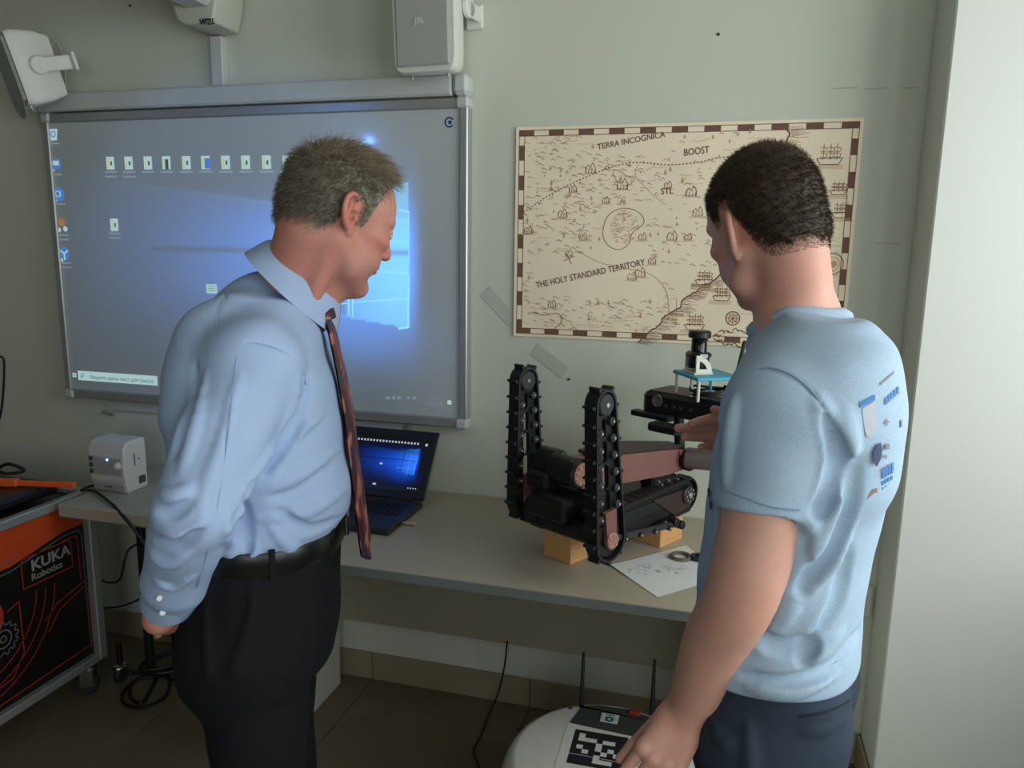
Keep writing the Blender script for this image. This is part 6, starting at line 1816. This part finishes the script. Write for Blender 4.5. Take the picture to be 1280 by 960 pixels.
# ================================================================== the younger man in the T-shirt
def build_younger_man():
    F = nrm(-R_H*math.cos(0.48) + F_H*math.sin(0.48)); L = np.cross(UP, F)     # his left is towards the camera
    AX = np.array([F, L, UP])
    O = P(966, 862, 1.24); O0 = np.array([O[0], O[1], 0.0])
    root = empty('person', (O[0], O[1], 0))
    tag(root, 'short-haired younger man in a pale blue T-shirt and navy trousers, reaching to the robot', 'person')
    inv = O0.copy()
    w = lambda x, y, z: O0 + F*x + L*y + UP*z
    hd = P(955, 280, 1.19); HS = 0.945
    HF = nrm(-R_H*math.cos(1.24) + F_H*math.sin(1.24)); HA = rotate_axes(HF, 0.40, -0.12)
    hw = lambda *l: hd + np.array(l)*HS @ HA
    shn = P(970, 516, 1.04); eln = P(927, 742, 1.05); wrn = P(861, 886, 1.18)
    shf = P(1004, 482, 1.36); elf = P(1030, 640, 1.41); wrf = P(978, 550, 1.43)
    neck0 = P(998, 404, 1.20); neck1 = hw(-0.042, 0, -0.05)
    S = Solid(); S.rs = HS
    head_masses(S, hd, HA, jaw=1.04); face(S, hd, HA)
    ear(S, hd, HA, 1, 36, -0.022, 1.06); ear(S, hd, HA, -1, 36, -0.022, 1.06)
    S.rs = 1.0
    S.limb(neck0, neck1, 0.056, 0.055, 0.02)
    S.limb(P(984, 412, 1.18), hw(0.030, 0, -0.08), 0.030, 0.026, 0.03)
    S.limb(neck0, P(990, 480, 1.11), 0.045, 0.05, 0.03); S.limb(neck0, P(1012, 480, 1.28), 0.040, 0.04, 0.02)
    S.limb(neck0 - UP*0.05, w(0, 0, 0.98), 0.06, 0.09, 0.03)
    for s, sh, el, wr in ((1, shn, eln, wrn), (-1, shf, elf, wrf)):
        S.limb(neck0, sh, 0.05, 0.045, 0.03)
        mid = sh*0.45+el*0.55 + R_H*(0.008 if s > 0 else 0)
        fm = el*0.62+wr*0.38 - R_H*(0.006 if s > 0 else 0)
        ch = bez([(*sh, 0.049), (*mid, 0.0520), (*el, 0.0455), (*fm, 0.0425), (*(fm*0.4+wr*0.6), 0.0350), (*wr, 0.0280)], 7)
        for p_, q_ in zip(ch[:-1], ch[1:]): S.limb(p_[:3], q_[:3], p_[3]-0.0015, q_[3]-0.0015, 0.012)
        S.limb(w(0, 0, 0.98), w(0.0, s*0.09, 0.88), 0.08, 0.07, 0.03)
        S.limb(w(0, s*0.09, 0.88), w(0.02, s*0.095, 0.48), 0.06, 0.045, 0.02)
        S.limb(w(0.02, s*0.095, 0.48), w(-0.02, s*0.095, 0.08), 0.045, 0.03, 0.02)
        S.limb(w(-0.02, s*0.095, 0.06), w(0.10, s*0.105, 0.045), 0.03, 0.025, 0.02)
    bd = nrm(eln-shn)
    S.ell(eln - F*0.022 + L*0.004, (0.021, 0.021, 0.021), None, 0.012)          # point of the elbow
    hx = P(818, 958, 1.15)-wrn
    tl = hand(S, wrn, hx, L*0.75 - F_H*0.45 + UP*0.35, 1 if np.cross(nrm(L*0.75 - F_H*0.45), nrm(hx)) @ F > 0 else -1,
         [(0.55, 0.5, 0.3), (0.5, 0.55, 0.35), (0.5, 0.6, 0.4), (0.5, 0.6, 0.4)], (0.34, 0.12, 0.30), 1.0)
    xr = P(884, 538, 1.46)-wrf
    zr = F_H*0.9 + R_H*0.3
    tr = hand(S, wrf, xr, zr, 1 if np.cross(nrm(zr), nrm(xr)) @ UP > 0 else -1,
         [(0.36, 0.34, 0.2), (0.20, 0.25, 0.12), (0.26, 0.30, 0.2), (0.34, 0.36, 0.25)], (0.30, 0.08, 0.10), 1.04, -0.10, 1.28)
    lo = np.array([O[0]-0.55, O[1]-0.5, 0.0]); hi = np.array([O[0]+0.45, O[1]+0.65, 1.80])
    V, Fc = S.mesh(0.0024, lo, hi)
    base = lin((208, 158, 139)); red = lin((206, 124, 104)); hc = lin((44, 34, 26))
    zx = np.array([-0.13, -0.10, -0.06, -0.045, -0.030, -0.022, 0.0, 0.012, 0.026, 0.036, 0.060, 0.085, 0.11])
    zz = np.array([-0.080, -0.082, -0.078, -0.060, -0.020, 0.022, 0.030, 0.010, 0.006, 0.036, 0.046, 0.072, 0.078])
    hfn = lambda l: l[..., 2] - np.interp(l[..., 0], zx, zz)
    col = skin_colours(V, hd, HA, base, red, lin((140, 112, 98)), hfn, hc*0.85+base*0.15, HS, 0.030)
    for c_, r_, a_ in ((wrn+hx*0.5, 0.045, 0.30), (eln, 0.05, 0.28), (P(866, 535, 1.46), 0.06, 0.45)):
        m = a_*np.exp(-(((V-c_)/r_)**2).sum(1))[:, None]; col = col*(1-m)+red*m
    solid_obj('body', V-inv, Fc, SKIN, root, col)
    eyes(hd-inv, HA, root, HS)
    # ring on the reaching hand
    # ---- cropped hair
    H = Solid(); H.rs = HS; head_masses(H, hd, HA, 0.0030, True)
    H.ell(hw(-0.060, 0, -0.045), (0.046, 0.056, 0.06), HA, 0.02)
    H.cut_within(lambda p: -(hfn((p-hd) @ HA.T/HS)-0.016)*0.25 + 0.002*vnoise(p, 300, 9), hd, 0.3, 0.008)
    Vh, Fh = H.mesh(0.0024, hd-0.16, hd+0.16, lambda p: 0.0011*vnoise(p, 500, 4), 0.004)
    lh = local(Vh, hd, HA, HS)
    def haircol(l):
        dark = lin((46, 36, 26)); br = lin((98, 76, 56))
        t = np.clip(0.22+0.25*RS.normal(size=len(l))+0.3*(l[:, 2] > 0.09), 0, 1)[:, None]
        e = np.clip(1-hfn(l)/0.03, 0, 1)[:, None]*0.25
        return (dark*(1-t)+br*t)*(1-e)+br*1.3*e
    solid_obj('hair', Vh-inv, Fh, HAIRM, root, haircol(lh)*0.8)
    nv = vert_normals(Vh, Fh)
    ok = (hfn(lh) > 0.002) & (((nv @ HA.T)*lh).sum(1) > 0)
    ok &= hfn(lh) > 0.008
    sel = RS.choice(np.where(ok)[0], 17000)
    ls = lh[sel]
    # short stubble over the tapered edge, rooted in the scalp
    lb_ = local(V, hd, HA, HS); nb_ = vert_normals(V, Fc)
    e_ = hfn(lb_)
    edge = np.where((e_ > 0.001) & (e_ < 0.032) & (np.abs(lb_[:, 1]) < 0.079) & (lb_[:, 0] < 0.06) & (lb_[:, 2] > -0.1) & (np.abs(lb_).max(1) < 0.14))[0]
    es = RS.choice(edge, 3200)
    dd_ = nb_[es] @ HA.T*0.6 + np.array([0, 0, -0.8]) + 0.25*RS.normal(size=(3200, 3))
    strands('hair', V[es]-inv, dd_ @ HA, 0.002+0.16*np.clip(e_[es], 0, 0.03), np.full(3200, 0.0003), np.tile(lin((58, 45, 34)), (3200, 1)), HAIRM, root, 2)
    fl = np.column_stack([0.25*np.sign(ls[:, 2]-0.06)+0*ls[:, 0], 0*ls[:, 0], -0.6*(ls[:, 2] < 0.07)])
    d = nv[sel] @ HA.T*0.8 + fl + 0.28*RS.normal(size=(len(sel), 3))
    strands('hair', Vh[sel]-inv-nv[sel]*0.001, d @ HA, 0.004+0.005*RS.rand(len(sel)), 0.00036+0.0001*RS.rand(len(sel)), haircol(ls), HAIRM, root, 2)
    # ---- T-shirt
    T = Solid()
    st = [(0.955, 0.004, 0, 0.126, 0.174), (0.99, 0.004, 0, 0.127, 0.176), (1.03, 0.003, 0, 0.124, 0.174), (1.08, 0.000, 0, 0.122, 0.174), (1.15, -0.004, 0, 0.124, 0.178),
          (1.24, -0.014, 0, 0.128, 0.186), (1.33, -0.024, 0, 0.127, 0.190), (1.395, -0.030, 0, 0.116, 0.186),
          (1.44, -0.036, 0, 0.096, 0.160), (1.470, -0.036, 0, 0.070, 0.100), (1.485, -0.034, 0, 0.056, 0.072)]
    hem = shn + (eln-shn)*0.46 + R_H*0.012; hn = nrm(bd + R_H*0.06)
    T.limb(shn, hem + bd*0.05, 0.0645, 0.0640, 0.012)
    T.cut_within(lambda p: np.minimum((p-hem-bd*0.018) @ hn, 0.085-np.linalg.norm(np.cross(p-hem, bd), axis=-1)), hem+bd*0.05, 0.14, 0.003)
    T.limb(hem - bd*0.012, hem + bd*0.06, 0.0575, 0.0610, 0.003, 's')
    T.sections(st, O0, AX, 0.03, n=2.25)
    T.limb(neck0 - UP*0.03, neck0 + nrm(neck1-neck0)*0.012, 0.078, 0.060, 0.03)
    T.limb(P(995, 446, 1.14), shn, 0.052, 0.058, 0.045)
    T.limb(P(1022, 444, 1.27), shf, 0.055, 0.060, 0.045)
    bf = nrm(elf-shf); hemf = shf + (elf-shf)*0.62
    T.limb(shf, hemf, 0.064, 0.060, 0.016)
    T.limb(w(-0.075, 0.07, 1.37), w(-0.075, 0.08, 1.28), 0.055, 0.055, 0.05)
    fl = []
    for pix, r in (([(1022, 500), (1040, 560), (1028, 620), (1012, 660)], 0.007), ([(1055, 520), (1062, 580), (1040, 640), (1018, 690)], 0.006),
                   ([(1062, 640), (1040, 700), (1005, 745)], 0.005),
                   ([(1000, 700), (985, 760), (950, 810)], 0.006), ([(1060, 720), (1030, 770), (980, 795), (950, 800)], 0.007),
                   ([(1050, 790), (1020, 815), (990, 812)], 0.006), ([(1040, 840), (990, 865), (940, 860)], 0.005),
                   ([(918, 500), (912, 545), (908, 600)], 0.003)):
        fl += fold(T, pix, 0.75, 1.5, r*0.8, 'u', 0.018, 0.75)
    for pix, r in (([(1030, 520), (1048, 570), (1038, 612), (1022, 645)], 0.006), ([(1072, 580), (1060, 640), (1036, 690), (1000, 735)], 0.006),
                   ([(950, 800), (985, 812), (1000, 800)], 0.006), ([(1000, 812), (1012, 806), (1002, 826)], 0.005), ([(1062, 690), (1050, 750), (1020, 790)], 0.007),
                   ([(1075, 790), (1040, 835), (985, 850), (930, 845)], 0.005)):
        fl += fold(T, pix, 0.75, 1.5, r*0.8, 's', 0.018, 0.5)
    for a, b, ra, rb, k, op in fl: T.limb(a, b, ra, rb, k, op)
    for pix in ([(944, 462), (966, 462), (995, 473), (1020, 497), (1034, 524), (1038, 552)],):
        for a, b, ra, rb, k, op in fold(T, pix, 0.75, 1.5, 0.002, 's', 0.003, 0.0): T.limb(a, b, 0.0018, 0.0018, k, op)
    def wr_(p):
        q = (p-O0) @ AX.T
        low = np.clip((1.12-q[..., 2])/0.15, 0, 1)
        a = np.sin(q[..., 2]*34 + q[..., 0]*26 + 2.6*vnoise(q, 8, 31))
        b = np.sin(q[..., 2]*58 - q[..., 0]*30 + 2.2*vnoise(q, 13, 32))
        return -0.0013*a - 0.0009*b - low*np.clip((q[..., 2]-0.965)/0.03, 0, 1)*0.0026*np.sin(q[..., 2]*52+2.4*vnoise(q, 10, 33))
    V, Fc = T.mesh(0.0034, lo, hi, wr_, 0.006)
    solid_obj('tshirt', V-inv, Fc, TEE, root)
    # neckband
    nd = nrm(neck1-neck0); ph = 0.30
    nx = nrm(F - nd*(F@nd)); ny = np.cross(nd, nx)
    hs_ = np.linspace(-0.06, 0.06, 90); top = []
    an_ = np.linspace(0, 2*PI, 61)[:-1]
    for t in an_:
        u = nx*math.cos(t)+ny*math.sin(t)
        pp = neck0 + nd*hs_[:, None] + u*0.0665
        i_ = np.where(T.eval(pp) < 0)[0]
        top.append(hs_[i_.max()] if len(i_) else -0.03)
    top = np.array(top)
    for _ in range(4): top = (np.roll(top, 1)+2*top+np.roll(top, -1))/4
    rows = []
    for t, h_ in zip(an_, top):
        u = nx*math.cos(t)+ny*math.sin(t); c_ = neck0 + nd*h_
        rows.append([c_+u*0.0800-nd*0.012, c_+u*0.0790-nd*0.004, c_+u*0.0715+nd*0.0035, c_+u*0.0660+nd*0.0065, c_+u*0.0610+nd*0.006, c_+u*0.0590-nd*0.010])
    MB().grid(np.array(rows)-inv, closed_u=True).build('neckband', TEE, root, 60)
    tst_ = mat('jersey_seam', rgb(134, 156, 180), 0.85)
    for pix in ([(944, 462), (966, 460), (995, 472), (1020, 496), (1034, 524), (1038, 552)], [(905, 613), (930, 622), (965, 634), (1000, 638)], [(950, 862), (985, 860), (1018, 847), (1046, 826)]):
        seam('seam', T, pix, 0.75, 1.6, 0.0012, tst_, root, inv)
    # ---- prints on the shirt back: lettering and small pictures, flat ink
    ink_b = mat('ink_blue', rgb(72, 128, 196), 0.8, var=0.1); ink_g = mat('ink_grey', rgb(138, 136, 142), 0.8, var=0.1)
    ink_r = mat('ink_brown', rgb(150, 112, 104), 0.8, var=0.15); ink_n = mat('ink_navy', rgb(66, 78, 108), 0.8, var=0.1); ink_p = mat('ink_pale', rgb(186, 190, 200), 0.8, var=0.06)
    def ink(name, polys, m):
        mb = MB()
        for poly in polys:
            poly = np.asarray(poly, float)
            cen = poly.mean(0)
            pts = [march(T, x, y, 0.8, 1.5, 260) for x, y in poly]; c = march(T, *cen, 0.8, 1.5, 260)
            v = nrm(CAM-c)
            V = [c+v*0.0032-inv] + [p+v*0.0032-inv for p in pts]
            n = len(pts)
            mb.add(V, [(0, 1+(i+1) % n, 1+i) for i in range(n)])
        return mb.build(name, m, root, 0)
    bar = lambda x0, y0, x1, y1, h: [(x0, y0), (x1, y1), (x1, y1+h), (x0, y0+h)]
    ink('shirt_print', [bar(1075, 503, 1094, 493, 7)], ink_b)
    jar = [(1078, 511), (1082, 508), (1088, 505), (1094, 502), (1095, 515), (1096, 532), (1093, 542), (1088, 547), (1083, 545), (1081, 537), (1079, 524)]
    ink('shirt_print', [jar], ink_p)
    ink('shirt_print', [[(1092, 566), (1096, 556), (1101, 553), (1103, 562), (1101, 574), (1096, 584), (1092, 578)]], ink_n)
    tx = []
    for i in range(6): tx.append(bar(1101+i*2.9, 478-i*2.6, 1103.2+i*2.9, 476-i*2.6, 4))
    ink('shirt_print', tx, ink_g)
    tx = []
    for i in range(5): tx.append(bar(1107+i*3.6, 498-i*3.3, 1109.6+i*3.6, 495.6-i*3.3, 9))
    ink('shirt_print', tx, ink_b)
    tx = []
    for k_ in range(4):
        for i in range(4): tx.append(bar(1104+i*3.6-k_*0.6, 586+k_*8-i*2.2, 1106.6+i*3.6-k_*0.6, 584.6+k_*8-i*2.2, 5 if k_ else 9))
    ink('shirt_print', tx, ink_b)
    ink('shirt_print', [bar(1108, 524, 1109.5, 523, 9), bar(1106, 528, 1112, 526, 2), bar(1107, 556, 1112, 554, 7), bar(1106, 569, 1109, 568, 5), bar(1126, 526, 1128, 524, 9)], ink_g)
    ink('shirt_print', [[(1078, 634), (1084, 622), (1091, 612), (1097, 610), (1096, 622), (1090, 636), (1083, 642)]], ink_r)
    ink('shirt_print', [[(884, 612), (887, 608), (889, 618), (886, 624)], [(886, 628), (889, 625), (890, 634), (887, 638)]], ink_n)
    # ---- trousers
    B = Solid()
    tst = [(0.80, 0.010, 0, 0.116, 0.160), (0.86, 0.006, 0, 0.120, 0.164), (0.92, 0.002, 0, 0.118, 0.164), (0.96, 0.0, 0, 0.116, 0.163), (1.0, 0.0, 0, 0.108, 0.156)]
    B.sections(tst, O0, AX, 0.02, n=2.2)
    for s in (-1, 1):
        hp = w(0.0, s*0.092, 0.84); kn = w(0.025, s*0.098, 0.47); an = w(-0.02, s*0.10, 0.075)
        B.limb(hp, hp*0.5+kn*0.5, 0.096, 0.084, 0.02); B.limb(hp*0.5+kn*0.5, kn, 0.084, 0.076, 0.006)
        B.limb(kn, an, 0.076, 0.072, 0.006)
        B.limb(w(-0.045, s*0.080, 0.88), w(-0.042, s*0.078, 0.83), 0.082, 0.076, 0.03)
    fl = []
    for pix, r in (([(1062, 872), (1035, 890), (1000, 900)], 0.006), ([(1060, 895), (1030, 912), (1000, 915)], 0.005), ([(935, 900), (938, 940), (935, 980)], 0.006), ([(890, 900), (905, 925), (920, 930)], 0.005)):
        fl += fold(B, pix, 0.8, 1.6, r)
    for a, b, ra, rb, k, op in fl: B.limb(a, b, ra, rb, k, op)
    B.half(w(0, 0, 0.03), -UP)
    V, Fc = B.mesh(0.006, [lo[0], lo[1], 0], hi, lambda p: -0.002*np.sin(p[..., 2]*34+3*vnoise(p, 8, 17)), 0.003)
    solid_obj('trousers', V-inv, Fc, TROU_N, root)
    seam('pocket_seam', B, [(1062, 876), (1045, 886), (1022, 893), (998, 897)], 0.8, 1.6, 0.0012, mat('navy_seam', rgb(28, 34, 46), 0.85), root, inv)
    sh = mat('trainer_leather', rgb(60, 62, 70), 0.6)
    for s in (-1, 1): shoe('shoe', w(-0.08, s*0.102, 0.0)-inv, F+L*s*0.12, sh, root)
    # finger ring
    return root
# ------------------------------------------------------------------ people
build_older_man()
build_younger_man()
